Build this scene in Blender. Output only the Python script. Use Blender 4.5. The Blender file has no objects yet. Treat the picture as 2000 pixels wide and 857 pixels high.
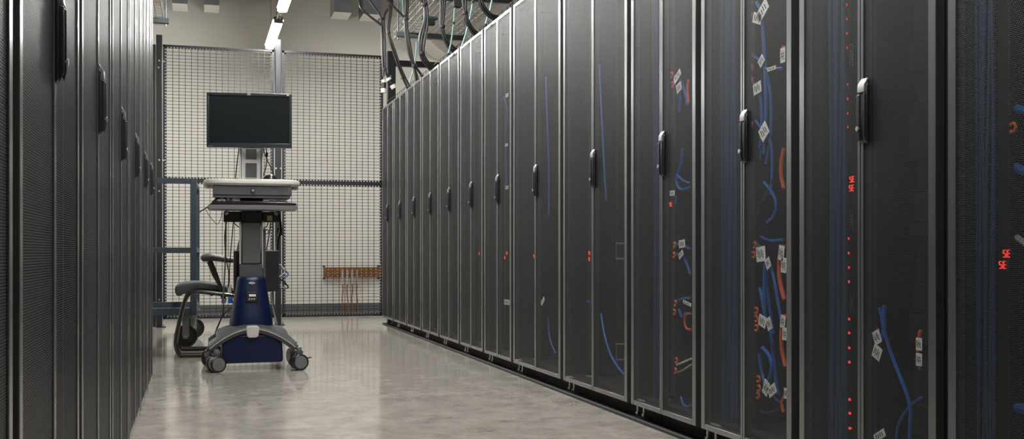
import bpy, bmesh, math, random
from mathutils import Vector, Matrix
random.seed(7)
C = bpy.context.scene.collection
sc = bpy.context.scene

# ---------------------------------------------------------------- camera
FPX = 2100.0; CX = 1000.0; HY = 494.0; VPX = 387.5; EYE = 0.644
TH = math.atan((CX - VPX) / FPX); ct, st = math.cos(TH), math.sin(TH)
cd = bpy.data.cameras.new('camera'); cam = bpy.data.objects.new('camera', cd); C.objects.link(cam)
cd.sensor_width = 36; cd.lens = FPX / 2000 * 36; cd.shift_y = (HY - 428.5) / 2000
cd.clip_start = 0.02; cd.clip_end = 60
cam.location = (0, 0, EYE); cam.rotation_euler = (math.pi / 2, 0, -TH)
sc.camera = cam
# ---------------------------------------------------------------- world, exposure
w = bpy.data.worlds.new('world'); sc.world = w; w.use_nodes = True
w.node_tree.nodes['Background'].inputs[0].default_value = (0.75, 0.8, 0.85, 1)
w.node_tree.nodes['Background'].inputs[1].default_value = 0.02
sc.view_settings.view_transform = 'Standard'; sc.view_settings.look = 'None'
sc.view_settings.gamma = 1; sc.view_settings.use_curve_mapping = False
sc.view_settings.exposure = 0.0
sc.cycles.transparent_max_bounces = 24
sc.cycles.max_bounces = 8
LAMP = 140.0        # strength of the aisle lamps' diffusers
LAMP_FILL = 125.0   # unseen lamps added to light the back wall

# pixel -> world on a plane (used to read real positions off the photograph's geometry)
def kz(px): return (px - CX) / FPX
def onY(px, py, Y):
    k = kz(px); Z = Y / (ct - k * st)
    return Vector((Z * (k * ct + st), Y, EYE + (HY - py) * Z / FPX))
def onX(px, py, X):
    k = kz(px); Z = X / (k * ct + st)
    return Vector((X, Z * (ct - k * st), EYE + (HY - py) * Z / FPX))

# ---------------------------------------------------------------- materials
def principled(name, col, rough=0.5, metal=0.0, spec=0.5, noise=0.0, nscale=8.0, bump=0.0, bscale=200.0, rvar=0.0, coat=0.0):
    m = bpy.data.materials.new(name); m.use_nodes = True
    nt = m.node_tree; b = nt.nodes['Principled BSDF']
    b.inputs['Base Color'].default_value = (*col, 1); b.inputs['Roughness'].default_value = rough
    b.inputs['Metallic'].default_value = metal; b.inputs['Specular IOR Level'].default_value = spec
    if coat: b.inputs['Coat Weight'].default_value = coat; b.inputs['Coat Roughness'].default_value = 0.24; b.inputs['Coat IOR'].default_value = 1.8
    if noise or bump or rvar:
        tc = nt.nodes.new('ShaderNodeTexCoord')
    if noise or rvar:
        n = nt.nodes.new('ShaderNodeTexNoise'); n.inputs['Scale'].default_value = nscale; n.inputs['Detail'].default_value = 4
        nt.links.new(tc.outputs['Object'], n.inputs['Vector'])
    if noise:
        r = nt.nodes.new('ShaderNodeMapRange')
        r.inputs['From Min'].default_value = 0.3; r.inputs['From Max'].default_value = 0.7
        r.inputs['To Min'].default_value = 1 - noise; r.inputs['To Max'].default_value = 1 + noise
        nt.links.new(n.outputs['Fac'], r.inputs['Value'])
        v = nt.nodes.new('ShaderNodeVectorMath'); v.operation = 'SCALE'; v.inputs[0].default_value = col
        nt.links.new(r.outputs[0], v.inputs['Scale']); nt.links.new(v.outputs[0], b.inputs['Base Color'])
    if rvar:
        r = nt.nodes.new('ShaderNodeMapRange')
        r.inputs['From Min'].default_value = 0.3; r.inputs['From Max'].default_value = 0.7
        r.inputs['To Min'].default_value = max(0, rough - rvar); r.inputs['To Max'].default_value = rough + rvar
        nt.links.new(n.outputs['Fac'], r.inputs['Value']); nt.links.new(r.outputs[0], b.inputs['Roughness'])
    if bump:
        n2 = nt.nodes.new('ShaderNodeTexNoise'); n2.inputs['Scale'].default_value = bscale
        nt.links.new(tc.outputs['Object'], n2.inputs['Vector'])
        bp = nt.nodes.new('ShaderNodeBump'); bp.inputs['Strength'].default_value = bump; bp.inputs['Distance'].default_value = 0.002
        nt.links.new(n2.outputs['Fac'], bp.inputs['Height']); nt.links.new(bp.outputs[0], b.inputs['Normal'])
    return m
def emitter(name, col, s):
    m = bpy.data.materials.new(name); m.use_nodes = True; nt = m.node_tree
    nt.nodes.remove(nt.nodes['Principled BSDF']); e = nt.nodes.new('ShaderNodeEmission')
    e.inputs[0].default_value = (*col, 1); e.inputs[1].default_value = s
    nt.links.new(e.outputs[0], nt.nodes['Material Output'].inputs[0]); return m

def perforated(name, col, rough):
    """painted sheet steel punched with round holes on a staggered 4.6 mm pitch"""
    m = principled(name, col, rough, 0.0, 0.6, noise=0.12, nscale=3.0)
    nt = m.node_tree; N = nt.nodes; L = nt.links; b = N['Principled BSDF']
    tc = N.new('ShaderNodeTexCoord'); sp = N.new('ShaderNodeSeparateXYZ'); L.new(tc.outputs['Object'], sp.inputs[0])
    def M(op, a, bb=None, c=None):
        n = N.new('ShaderNodeMath'); n.operation = op
        for i, v in enumerate((a, bb, c)):
            if v is None: continue
            if isinstance(v, (int, float)): n.inputs[i].default_value = v
            else: L.new(v, n.inputs[i])
        return n.outputs[0]
    P, Q, R = 0.0046, 0.0079, 0.00188
    def lattice(off):
        u = M('SUBTRACT', M('FRACT', M('ADD', M('DIVIDE', sp.outputs['Y'], P), off + 100)), 0.5)
        v = M('SUBTRACT', M('FRACT', M('ADD', M('DIVIDE', sp.outputs['Z'], Q), off)), 0.5)
        u = M('MULTIPLY', u, P); v = M('MULTIPLY', v, Q)
        return M('SQRT', M('ADD', M('MULTIPLY', u, u), M('MULTIPLY', v, v)))
    hole = M('LESS_THAN', M('MINIMUM', lattice(0.0), lattice(0.5)), R)
    tr = N.new('ShaderNodeBsdfTransparent'); mx = N.new('ShaderNodeMixShader')
    L.new(hole, mx.inputs[0]); L.new(b.outputs[0], mx.inputs[1]); L.new(tr.outputs[0], mx.inputs[2])
    L.new(mx.outputs[0], N['Material Output'].inputs[0])
    return m

def floor_material():
    m = principled('polished concrete', (0.2, 0.185, 0.16), 0.14, 0, 0.5)
    nt = m.node_tree; N = nt.nodes; L = nt.links; b = N['Principled BSDF']
    tc = N.new('ShaderNodeTexCoord')
    def noise(scale, detail, vec=None, rough=0.6, dist=0.0):
        n = N.new('ShaderNodeTexNoise'); n.inputs['Scale'].default_value = scale; n.inputs['Detail'].default_value = detail
        n.inputs['Roughness'].default_value = rough; n.inputs['Distortion'].default_value = dist
        L.new(vec or tc.outputs['Object'], n.inputs['Vector']); return n.outputs['Fac']
    cr = N.new('ShaderNodeValToRGB')
    cr.color_ramp.elements[0].position = 0.32; cr.color_ramp.elements[0].color = (0.215, 0.195, 0.17, 1)
    cr.color_ramp.elements[1].position = 0.68; cr.color_ramp.elements[1].color = (0.46, 0.43, 0.385, 1)
    L.new(noise(6.5, 14, None, 0.78, 0.3), cr.inputs[0])
    # fine hairline scratches: stretched noise in three directions
    tot = None
    for ang, sx, sy, th in ((0.5, 3, 150, 0.655), (-0.75, 4, 190, 0.66), (1.35, 3.5, 170, 0.66), (0.05, 2.6, 130, 0.67), (-0.2, 5, 210, 0.66)):
        mp = N.new('ShaderNodeMapping'); mp.inputs['Rotation'].default_value = (0, 0, ang); mp.inputs['Scale'].default_value = (sx, sy, 1)
        L.new(tc.outputs['Object'], mp.inputs[0])
        f = noise(1.0, 2, mp.outputs[0], 0.5, 0.0)
        r = N.new('ShaderNodeMapRange'); r.inputs['From Min'].default_value = th; r.inputs['From Max'].default_value = th + 0.04
        L.new(f, r.inputs['Value'])
        if tot is None: tot = r.outputs[0]
        else:
            a = N.new('ShaderNodeMath'); a.operation = 'MAXIMUM'; L.new(tot, a.inputs[0]); L.new(r.outputs[0], a.inputs[1]); tot = a.outputs[0]
    mul = N.new('ShaderNodeMath'); mul.operation = 'MULTIPLY'; mul.inputs[1].default_value = 0.45; L.new(tot, mul.inputs[0])
    mix = N.new('ShaderNodeMix'); mix.data_type = 'RGBA'
    L.new(mul.outputs[0], mix.inputs[0]); L.new(cr.outputs[0], mix.inputs[6]); mix.inputs[7].default_value = (0.5, 0.48, 0.44, 1)
    L.new(mix.outputs[2], b.inputs['Base Color'])
    rr = N.new('ShaderNodeMapRange'); rr.inputs['From Min'].default_value = 0.3; rr.inputs['From Max'].default_value = 0.7
    rr.inputs['To Min'].default_value = 0.06; rr.inputs['To Max'].default_value = 0.17
    L.new(noise(9.0, 6), rr.inputs['Value']); L.new(rr.outputs[0], b.inputs['Roughness'])
    bp = N.new('ShaderNodeBump'); bp.inputs['Strength'].default_value = 0.05; bp.inputs['Distance'].default_value = 0.004
    L.new(noise(14.0, 3), bp.inputs['Height']); L.new(bp.outputs[0], b.inputs['Normal'])
    return m

M_ = dict(
    floor=floor_material(),
    wall=principled('painted white wall', (0.66, 0.635, 0.585), 0.75, noise=0.02, nscale=1.5, bump=0.15, bscale=120),
    upper=principled('taupe painted concrete', (0.42, 0.385, 0.345), 0.8, noise=0.03, nscale=1.2, bump=0.2, bscale=60),
    ceil=principled('ceiling paint', (0.40, 0.38, 0.35), 0.9, noise=0.03, nscale=1.0),
    base=principled('grey vinyl baseboard', (0.085, 0.09, 0.095), 0.5, noise=0.06),
    perf=perforated('perforated black steel', (0.032, 0.036, 0.041), 0.41),
    frame=principled('door frame black paint', (0.032, 0.034, 0.037), 0.34, 0.0, 1.0, noise=0.08, nscale=6, coat=1.0),
    black=principled('matt black steel', (0.012, 0.012, 0.013), 0.55, noise=0.1),
    inner=principled('rack interior black', (0.009, 0.010, 0.012), 0.6, noise=0.2, nscale=5),
    handle=principled('handle black plastic', (0.018, 0.019, 0.02), 0.4, noise=0.1),
    hgrey=principled('handle grey metal', (0.24, 0.24, 0.24), 0.4, 0.5, noise=0.1, nscale=60),
    chrome=principled('zinc plated steel', (0.6, 0.6, 0.58), 0.28, 0.9, noise=0.08, nscale=40),
    alu=principled('satin aluminium', (0.62, 0.61, 0.58), 0.4, 0.6, noise=0.04, nscale=30),
    galv=principled('galvanised strut', (0.17, 0.195, 0.22), 0.45, 0.5, noise=0.12, nscale=25),
    wire=principled('basket wire', (0.42, 0.41, 0.37), 0.4, 0.6, noise=0.05),
    fence=principled('black powder coat', (0.010, 0.011, 0.014), 0.4, 0, 0.6, noise=0.1),
    postm=principled('middle post paint', (0.028, 0.031, 0.036), 0.32, 0.3, noise=0.08),
    cable=principled('black cable jacket', (0.010, 0.010, 0.011), 0.42, 0, 0.5, noise=0.1, nscale=30),
    teal=principled('teal fibre jacket', (0.16, 0.34, 0.34), 0.4, noise=0.05),
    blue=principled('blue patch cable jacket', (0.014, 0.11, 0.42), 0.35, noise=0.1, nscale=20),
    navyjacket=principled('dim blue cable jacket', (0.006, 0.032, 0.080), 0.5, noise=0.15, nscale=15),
    orange=principled('orange cable jacket', (0.62, 0.10, 0.025), 0.4, noise=0.1, nscale=30),
    tag=principled('white label paper', (0.8, 0.79, 0.76), 0.6, noise=0.05, nscale=80),
    ink=principled('black print', (0.02, 0.02, 0.02), 0.6, noise=0.02),
    led=emitter('red indicator light', (1.0, 0.05, 0.03), 1.3),
    lamp=emitter('lit lamp diffuser', (1.0, 0.985, 0.95), LAMP),
    lamp_fill=emitter('unseen fill lamp diffuser', (1.0, 0.985, 0.95), LAMP_FILL),
    copper=principled('copper busbar', (0.30, 0.13, 0.045), 0.38, 0.55, noise=0.25, nscale=30),
    pewter=principled('tinned lug', (0.6, 0.58, 0.54), 0.4, 0.7, noise=0.05),
    steelblue=principled('blue grey painted steel', (0.036, 0.052, 0.068), 0.42, noise=0.06, nscale=20),
    navy=principled('navy blue moulded plastic', (0.003, 0.010, 0.045), 0.32, 0, 0.4, noise=0.05, nscale=30, bump=0.1, bscale=900),
    dgrey=principled('dark grey moulded plastic', (0.075, 0.08, 0.085), 0.45, noise=0.05, nscale=40, bump=0.1, bscale=900),
    mgrey=principled('mid grey painted metal', (0.14, 0.145, 0.15), 0.42, noise=0.05, nscale=40),
    colgrey=principled('textured column grey', (0.10, 0.105, 0.105), 0.5, noise=0.1, nscale=200),
    lgrey=principled('light grey plastic', (0.55, 0.53, 0.49), 0.45, noise=0.04, nscale=40),
    screen=principled('monitor glass', (0.008, 0.011, 0.012), 0.22, 0, 0.5, noise=0.05),
    bezel=principled('monitor bezel', (0.018, 0.024, 0.032), 0.35, noise=0.05),
    fabric=principled('grey chair upholstery', (0.075, 0.083, 0.085), 0.8, noise=0.1, nscale=60, bump=0.4, bscale=700),
    tube=principled('gunmetal tube', (0.10, 0.095, 0.085), 0.22, 0.85, noise=0.08),
    armpad=principled('armrest rubber', (0.05, 0.051, 0.05), 0.5, noise=0.1),
    rubber=principled('black caster rubber', (0.012, 0.012, 0.013), 0.3, noise=0.1),
    duct=principled('duct grey', (0.16, 0.175, 0.185), 0.5, noise=0.05),
    white=principled('white painted metal', (0.78, 0.76, 0.71), 0.5, noise=0.02),
    maroon=principled('dark maroon plastic', (0.022, 0.012, 0.022), 0.2, noise=0.1),
    yellow=principled('faded yellow tag', (0.42, 0.34, 0.15), 0.6, noise=0.1),
    green=principled('green velcro tie', (0.015, 0.12, 0.11), 0.6, noise=0.1),
)

# ---------------------------------------------------------------- mesh builder
class MB:
    def __init__(s): s.v = []; s.f = []
    def add(s, vs, fs):
        o = len(s.v); s.v += [tuple(x) for x in vs]; s.f += [tuple(i + o for i in f) for f in fs]; return s
    def box(s, lo, hi, rot=None, piv=None):
        x0, y0, z0 = lo; x1, y1, z1 = hi
        vs = [Vector(p) for p in ((x0,y0,z0),(x1,y0,z0),(x1,y1,z0),(x0,y1,z0),(x0,y0,z1),(x1,y0,z1),(x1,y1,z1),(x0,y1,z1))]
        if rot is not None:
            c = Vector(piv) if piv else sum(vs, Vector()) / 8
            vs = [rot @ (p - c) + c for p in vs]
        return s.add(vs, [(0,3,2,1),(4,5,6,7),(0,1,5,4),(1,2,6,5),(2,3,7,6),(3,0,4,7)])
    def cb(s, c, d, rot=None):
        return s.box([c[i] - d[i] / 2 for i in range(3)], [c[i] + d[i] / 2 for i in range(3)], rot)
    def cyl(s, p0, p1, r, n=16, r2=None):
        p0, p1 = Vector(p0), Vector(p1); r2 = r if r2 is None else r2
        return s.sweep([p0, p1], [r, r2], n)
    def sweep(s, pts, rs, n=8, flat=1.0):
        pts = [Vector(p) for p in pts]
        if not isinstance(rs, (list, tuple)): rs = [rs] * len(pts)
        up = None; vs = []
        for i, p in enumerate(pts):
            t = (pts[min(i + 1, len(pts) - 1)] - pts[max(i - 1, 0)]).normalized()
            if up is None:
                a = Vector((0, 0, 1)) if abs(t.z) < 0.9 else Vector((1, 0, 0))
                up = (a - t * a.dot(t)).normalized()
            else: up = (up - t * up.dot(t)).normalized()
            sd = t.cross(up)
            for k in range(n):
                a = 2 * math.pi * k / n
                vs.append(p + (up * math.cos(a) + sd * math.sin(a) * flat) * rs[i])
        fs = []
        for i in range(len(pts) - 1):
            for k in range(n):
                a = i * n + k; b = i * n + (k + 1) % n
                fs.append((a, b, b + n, a + n))
        fs.append(tuple(range(n))[::-1]); fs.append(tuple(range((len(pts) - 1) * n, len(pts) * n)))
        return s.add(vs, fs)
    def tube(s, pts, r, n=8, sub=6):
        return s.sweep(spline(pts, sub), r, n)
    def prism(s, poly, axis, a, b):
        """extrude a 2-D polygon along an axis; poly coordinates are the other two axes in order"""
        n = len(poly); vs = []
        for t in (a, b):
            for (u, v) in poly:
                vs.append({'x': (t, u, v), 'y': (u, t, v), 'z': (u, v, t)}[axis])
        fs = [tuple(range(n))[::-1], tuple(range(n, 2 * n))]
        for i in range(n): fs.append((i, (i + 1) % n, (i + 1) % n + n, i + n))
        return s.add(vs, fs)
    def build(s, name, mat, parent=None, bevel=0.0, smooth=False, seg=2):
        me = bpy.data.meshes.new(name); me.from_pydata(s.v, [], s.f)
        bm = bmesh.new(); bm.from_mesh(me); bmesh.ops.recalc_face_normals(bm, faces=bm.faces)
        bm.to_mesh(me); bm.free()
        me.materials.append(M_[mat])
        if smooth:
            me.shade_smooth()
            try: me.set_sharp_from_angle(angle=math.radians(40))
            except Exception: pass
        o = bpy.data.objects.new(name, me); C.objects.link(o)
        if parent is not None: o.parent = parent
        if bevel:
            b = o.modifiers.new('bevel', 'BEVEL'); b.width = bevel; b.segments = seg; b.limit_method = 'ANGLE'
            b.angle_limit = math.radians(40)
            me.shade_smooth()
            try: me.set_sharp_from_angle(angle=math.radians(50))
            except Exception: pass
        return o
def spline(pts, sub=6):
    pts = [Vector(p) for p in pts]
    if len(pts) < 3: return pts
    out = []
    for i in range(len(pts) - 1):
        p0 = pts[i - 1] if i else pts[0] * 2 - pts[1]; p1 = pts[i]; p2 = pts[i + 1]
        p3 = pts[i + 2] if i + 2 < len(pts) else pts[-1] * 2 - pts[-2]
        for k in range(sub):
            t = k / sub
            out.append(0.5 * (2 * p1 + (p2 - p0) * t + (2 * p0 - 5 * p1 + 4 * p2 - p3) * t * t + (3 * p1 - p0 - 3 * p2 + p3) * t ** 3))
    out.append(pts[-1]); return out
def tag(o, label, cat, group=None):
    o['label'] = label; o['category'] = cat
    if group: o['group'] = group
    return o
def thing(name, label, cat, loc=(0, 0, 0), rz=0.0, group=None):
    o = bpy.data.objects.new(name, None); C.objects.link(o); o.location = loc; o.rotation_euler = (0, 0, rz)
    o.empty_display_size = 0.1
    return tag(o, label, cat, group)
def recentre(o):
    me = o.data; xs = [v.co for v in me.vertices]
    c = Vector([(min(p[i] for p in xs) + max(p[i] for p in xs)) / 2 for i in range(3)]); c.z = min(p.z for p in xs)
    me.transform(Matrix.Translation(-c)); o.location = c; return o
def struct(name, mb, mat, bevel=0):
    o = mb.build(name, mat, None, bevel); o['kind'] = 'structure'; return o
def copy_tree(o, parent=None):
    c = o.copy(); C.objects.link(c); c.parent = parent
    for ch in [x for x in kids.get(o.name, [])]: kids.setdefault(c.name, []).append(copy_tree(ch, c))
    return c
kids = {}
def index_kids():
    kids.clear()
    for o in C.objects:
        if o.parent: kids.setdefault(o.parent.name, []).append(o)
def text_mesh(name, body, size, mat, parent, loc, rot, depth=0.0004):
    cu = bpy.data.curves.new(name, 'FONT'); cu.body = body; cu.size = size; cu.extrude = depth
    cu.align_x = 'CENTER'; cu.align_y = 'CENTER'
    t = bpy.data.objects.new(name + '_tmp', cu); C.objects.link(t)
    me = bpy.data.meshes.new_from_object(t.evaluated_get(bpy.context.evaluated_depsgraph_get()))
    bpy.data.objects.remove(t); me.name = name; me.materials.clear(); me.materials.append(M_[mat])
    o = bpy.data.objects.new(name, me); C.objects.link(o); o.parent = parent; o.location = loc; o.rotation_euler = rot
    return o

XR = 1.596      # face of the right-hand row of doors
XL = -0.220     # face of the left-hand row
YF = 9.85       # fence plane
YW = 11.75      # back wall
# ---------------------------------------------------------------- room shell
X0, X1, YB, HC = -4.6, 6.4, -4.2, 4.0
struct('floor', MB().box((X0, YB, -0.1), (X1, YW + 0.15, 0)), 'floor')
struct('ceiling', MB().box((X0, YB, HC), (X1, YW + 0.15, HC + 0.1)), 'ceil')
struct('wall_back', MB().box((X0, YW, 0), (X1, YW + 0.15, HC)), 'wall')
struct('wall_left', MB().box((X0 - 0.12, YB, 0), (X0, YW, HC)), 'wall')
struct('wall_right', MB().box((X1, YB, 0), (X1 + 0.12, YW, HC)), 'wall')
struct('wall_front', MB().box((X0, YB - 0.12, 0), (X1, YB, HC)), 'wall')
bb = MB(); bb.box((X0, YW - 0.012, 0), (X1, YW, 0.03)); bb.box((X0, YW - 0.009, 0.03), (X1, YW, 0.034))
bb.box((X0, YW - 0.012, 0.034), (X1, YW, 0.062)); bb.box((X0, YW - 0.009, 0.062), (X1, YW, 0.066)); bb.box((X0, YW - 0.012, 0.066), (X1, YW, 0.096))
struct('baseboard_back', bb, 'base')

# ---------------------------------------------------------------- aisle lamps
def lamp(xc, y0, y1, z, label, group, mat='lamp', wires=True):
    t = thing('batten_lamp', label, 'ceiling lamp', (xc, (y0 + y1) / 2, z), 0, group)
    L = (y1 - y0) / 2
    # closed opaque tray above, diffuser below
    MB().prism([(-0.044, 0.035), (-0.025, 0.075), (0.025, 0.075), (0.044, 0.035)], 'y', -L, L).build('housing', 'white', t)
    MB().prism([(-0.036, 0.034), (-0.036, 0.008), (-0.024, 0.0), (0.024, 0.0), (0.036, 0.008), (0.036, 0.034)], 'y', -L + 0.01, L - 0.01).build('diffuser', mat, t)
    for s in (-1, 1): MB().box((-0.038, s * L - 0.004, 0.004), (0.038, s * L + 0.004, 0.06)).build('end_cap', 'mgrey', t)
    for s in (-0.65, 0.65): MB().cyl((0, s * L, 0.07), (0, s * L, HC - z), 0.0022, 6).build('hanging_wire', 'galv', t)
    return t
LX, LZ = 0.655, 2.60
lamp(LX, 9.37, 10.56, LZ, 'lit strip lamp hanging over the wire fence, its end by the tall post', None)
lamp(LX, 7.72, 8.92, LZ, 'lit strip lamp above the aisle, cut off by the top edge of the photo', None)
for j, y in enumerate((6.07, 4.42, 2.77, 1.12)):
    lamp(LX, y, y + 1.2, LZ, ['lit strip lamp over the aisle, next one towards the viewer', 'lit strip lamp over the middle of the aisle', 'lit strip lamp over the near part of the aisle', 'lit strip lamp almost above the viewer'][j], 'aisle lamps out of the frame')
br = MB(); br.box((LX - 0.016, 8.93, LZ + 0.03), (LX - 0.011, 9.36, LZ + 0.045)); br.box((LX + 0.011, 8.93, LZ + 0.03), (LX + 0.016, 9.36, LZ + 0.045))
for y in (9.0, 9.08, 9.16, 9.24, 9.3): br.box((LX - 0.016, y, LZ + 0.034), (LX + 0.016, y + 0.02, LZ + 0.041))
tag(recentre(br.build('joining_bracket', 'alu')), 'small slotted bracket joining the two lit strip lamps', 'bracket')
for xs, lb in ((-3.0, 'unseen added strip lamp far to the left behind the left-hand racks'), (-1.7, 'unseen added strip lamp just behind the end of the left-hand racks'), (3.7, 'unseen added strip lamp behind the right-hand racks'), (4.7, 'unseen added strip lamp farthest behind the right-hand racks')):
    lamp(xs, 10.45, 11.2, 2.5, lb, 'unseen lamps added to light the back wall', 'lamp_fill')  # hidden behind the racks, put in for an even light on the wall

# ---------------------------------------------------------------- server racks
DT = 0.025       # door thickness
def handle_parts(parent, s, yc, zc):
    """swing handle; s=-1: proud towards -X (right row), +1 towards +X (left row)"""
    h = MB()
    h.prism([(0.0, zc + 0.068), (s * 0.006, zc + 0.060), (s * 0.007, zc - 0.075), (0.0, zc - 0.083)], 'y', yc - 0.016, yc + 0.016)
    o = h.build('swing_handle', 'handle', parent, 0.002); o['label'] = 'black swing handle with grey top wedge'
    return o
def handle_bits(s, yc, zc):
    top = MB().prism([(0.0, zc + 0.081), (s * 0.011, zc + 0.064), (s * 0.012, zc + 0.044), (0.0, zc + 0.040)], 'y', yc - 0.013, yc + 0.016)
    lev = MB().prism([(s * 0.008, zc + 0.042), (s * 0.015, zc + 0.038), (s * 0.015, zc - 0.062), (s * 0.011, zc - 0.078), (s * 0.008, zc - 0.070)], 'y', yc + 0.003, yc + 0.015)
    fin = MB().prism([(s * 0.006, zc + 0.042), (s * 0.013, zc + 0.040), (s * 0.013, zc - 0.066), (s * 0.006, zc - 0.082)], 'y', yc - 0.016, yc - 0.009)
    lev.add(fin.v, fin.f)
    lock = MB().cyl((s * 0.012, yc + 0.009, zc - 0.046), (s * 0.0175, yc + 0.009, zc - 0.046), 0.0062, 14)
    return top, lev, lock
proto = {}
def make_rack(side, W, zb):
    """side=+1: right row (body towards +X), -1: left row"""
    t = thing('server_rack', 'x', 'server rack')
    s = side; gap = 0.041 if side > 0 else 0.054; D = 1.07; ZT = 1.952
    def bx(mb, x0, y0, z0, x1, y1, z1): return mb.box((min(s*x0, s*x1), y0, z0), (max(s*x0, s*x1), y1, z1))
    hw = W / 2
    fr = MB(); b0 = 0.028; h2 = hw - 0.004
    for (xa, xb) in ((b0, b0 + 0.04), (D - 0.04, D)):
        for (ya, yb) in ((-h2, -h2 + 0.035), (h2 - 0.035, h2)): bx(fr, xa, ya, zb, xb, yb, ZT)
        bx(fr, xa, -h2, ZT - 0.03, xb, h2, ZT + 0.005); bx(fr, xa, -h2, zb, xb, h2, zb + 0.03)
    for ya in (-h2, h2 - 0.035):
        bx(fr, b0, ya, ZT - 0.03, D, ya + 0.035, ZT + 0.005); bx(fr, b0, ya, zb, D, ya + 0.035, zb + 0.03)
    fr.build('cabinet_frame', 'black', t)
    for ya in (-h2, h2 - 0.002): bx(MB(), b0 + 0.002, ya, zb, D, ya + 0.002, ZT).build('side_panel', 'inner', t)
    bx(MB(), b0 + 0.002, -h2, ZT + 0.005, D, h2, ZT + 0.008).build('top_panel', 'black', t)
    bx(MB(), b0 + 0.04, -h2, zb + 0.01, D, h2, zb + 0.014).build('bottom_panel', 'inner', t)
    bx(MB(), D - 0.004, -h2, zb, D, h2, ZT).build('rear_panel', 'inner', t)
    for ya in (-0.235, 0.215):
        r = MB(); bx(r, 0.20, ya, zb + 0.03, 0.24, ya + 0.02, ZT - 0.03)
        r.build('mounting_rail', 'inner', t)
    # equipment fronts (deep inside), each with a thin joint
    eq = MB(); z = zb + 0.08
    for k in range(20):
        hgt = (0.084, 0.128, 0.04, 0.084)[k % 4]
        if z + hgt > ZT - 0.08: break
        bx(eq, 0.30 + 0.012 * (k % 3), -0.21, z, 0.9, 0.21, z + hgt - 0.005); z += hgt
    e = eq.build('equipment_fronts', 'inner', t); e['kind'] = 'stuff'
    # two door leaves
    o = hw - gap / 2; z0, z1 = zb, ZT; fw = 0.026; cw = 0.011
    for leaf in (-1, 1):
        ya, yb = (-o, -0.0015) if leaf < 0 else (0.0015, o)
        wl, wr = (fw, cw) if leaf < 0 else (cw, fw)
        d = MB()
        bx(d, 0, ya, z0, DT, ya + wl, z1); bx(d, 0, yb - wr, z0, DT, yb, z1)
        bx(d, 0, ya + wl, z0, DT, yb - wr, z0 + 0.018); bx(d, 0, ya + wl, z1 - 0.018, DT, yb - wr, z1)
        dd = d.build('door', 'frame', t, 0.0015)
        p = MB()
        for xx in ((0.003,) if s > 0 else (0.003, 0.0035, 0.004)):   # the left row is only ever seen edge-on, so its sheets keep their thickness
            p.add([(s*xx, ya + wl, z0 + 0.018), (s*xx, yb - wr, z0 + 0.018), (s*xx, yb - wr, z1 - 0.018), (s*xx, ya + wl, z1 - 0.018)], [(0, 1, 2, 3)])
        p.build('perforated_panel', 'perf', dd)
        if leaf == -1 and s > 0 or leaf == 1 and s < 0:
            yc = -0.019 if s > 0 else 0.012
            handle_parts(dd, -s, yc, 1.0)
            top, lev, lock = handle_bits(-s, yc, 1.0)
            top.build('handle_wedge', 'hgrey', dd, 0.0015); lev.build('handle_lever', 'handle', dd, 0.0015); lock.build('handle_lock', 'chrome', dd)
    for ya in (-hw + 0.03, hw - 0.03):
        for xx in (0.05, D - 0.05):
            f = MB(); f.cyl((s*xx, ya, 0.008), (s*xx, ya, zb + 0.002), 0.005, 8); f.cyl((s*xx, ya, 0), (s*xx, ya, 0.010), 0.016, 12)
            f.cyl((s*xx, ya, 0.018), (s*xx, ya, 0.026), 0.010, 6)
            f.build('levelling_foot', 'chrome', t)
    return t
YR = [1.43, 2.04, 2.655, 3.26, 3.86, 4.66, 5.47, 6.07, 6.67, 7.275, 7.88, 8.48, 9.09, 9.69]
RL = [
 'black server rack at the photo\'s right edge, blue plugs and red digits behind its mesh',
 'black server rack with a column of small red lights, second from the right edge',
 'black server rack with many orange clips and white tags behind its right-hand mesh door',
 'black server rack with orange clips and blue loop, left of the most heavily cabled rack',
 'wide black server rack with a long thin blue cable in its right-hand leaf',
 'wide black server rack, the farther of the two wide ones in the right row',
 'narrow black server rack just beyond the two wide racks, small tags down its edge',
 'narrow black server rack of the right row, second beyond the two wide racks',
 'narrow black server rack of the right row, fifth from the far end by the fence',
 'narrow black server rack of the right row, fourth from the far end by the fence',
 'narrow black server rack of the right row, third from the far end by the fence',
 'narrow black server rack of the right row, second from the far end by the fence',
 'last black server rack at the far end of the right row beside the wire fence',
]
YLs = [-0.05, 0.70, 1.475, 2.245, 3.03, 3.765, 4.51, 5.11, 5.71]
LL = ['black server rack of the left row standing beside the viewer', 'black server rack cut by the photo\'s left edge, no handle in view',
      'nearest whole black rack of the left row, with the largest handle, touching the photo\'s top',
      'black rack of the left row with the second largest handle', 'black rack of the left row with the third largest handle from the left edge',
      'black rack of the left row, fourth handle from the left edge', 'narrow black rack, second from the far end of the left row',
      'narrow black rack ending the left row, next to the blue-grey trolley']
def place_racks(Ys, labels, side, X, zb, group):
    for i in range(len(Ys) - 1):
        W = round(Ys[i + 1] - Ys[i], 3); key = (side, W)
        if key not in proto:
            t = make_rack(side, W, zb); proto[key] = t; index_kids()
        else:
            t = copy_tree(proto[key])
        t.location = (X, (Ys[i] + Ys[i + 1]) / 2, 0); t['label'] = labels[i]; t['group'] = group
    return
place_racks(YR, RL, 1, XR, 0.065, 'server racks in the right-hand row')
place_racks(YLs, LL, -1, XL, 0.02, 'server racks in the left-hand row')

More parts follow.
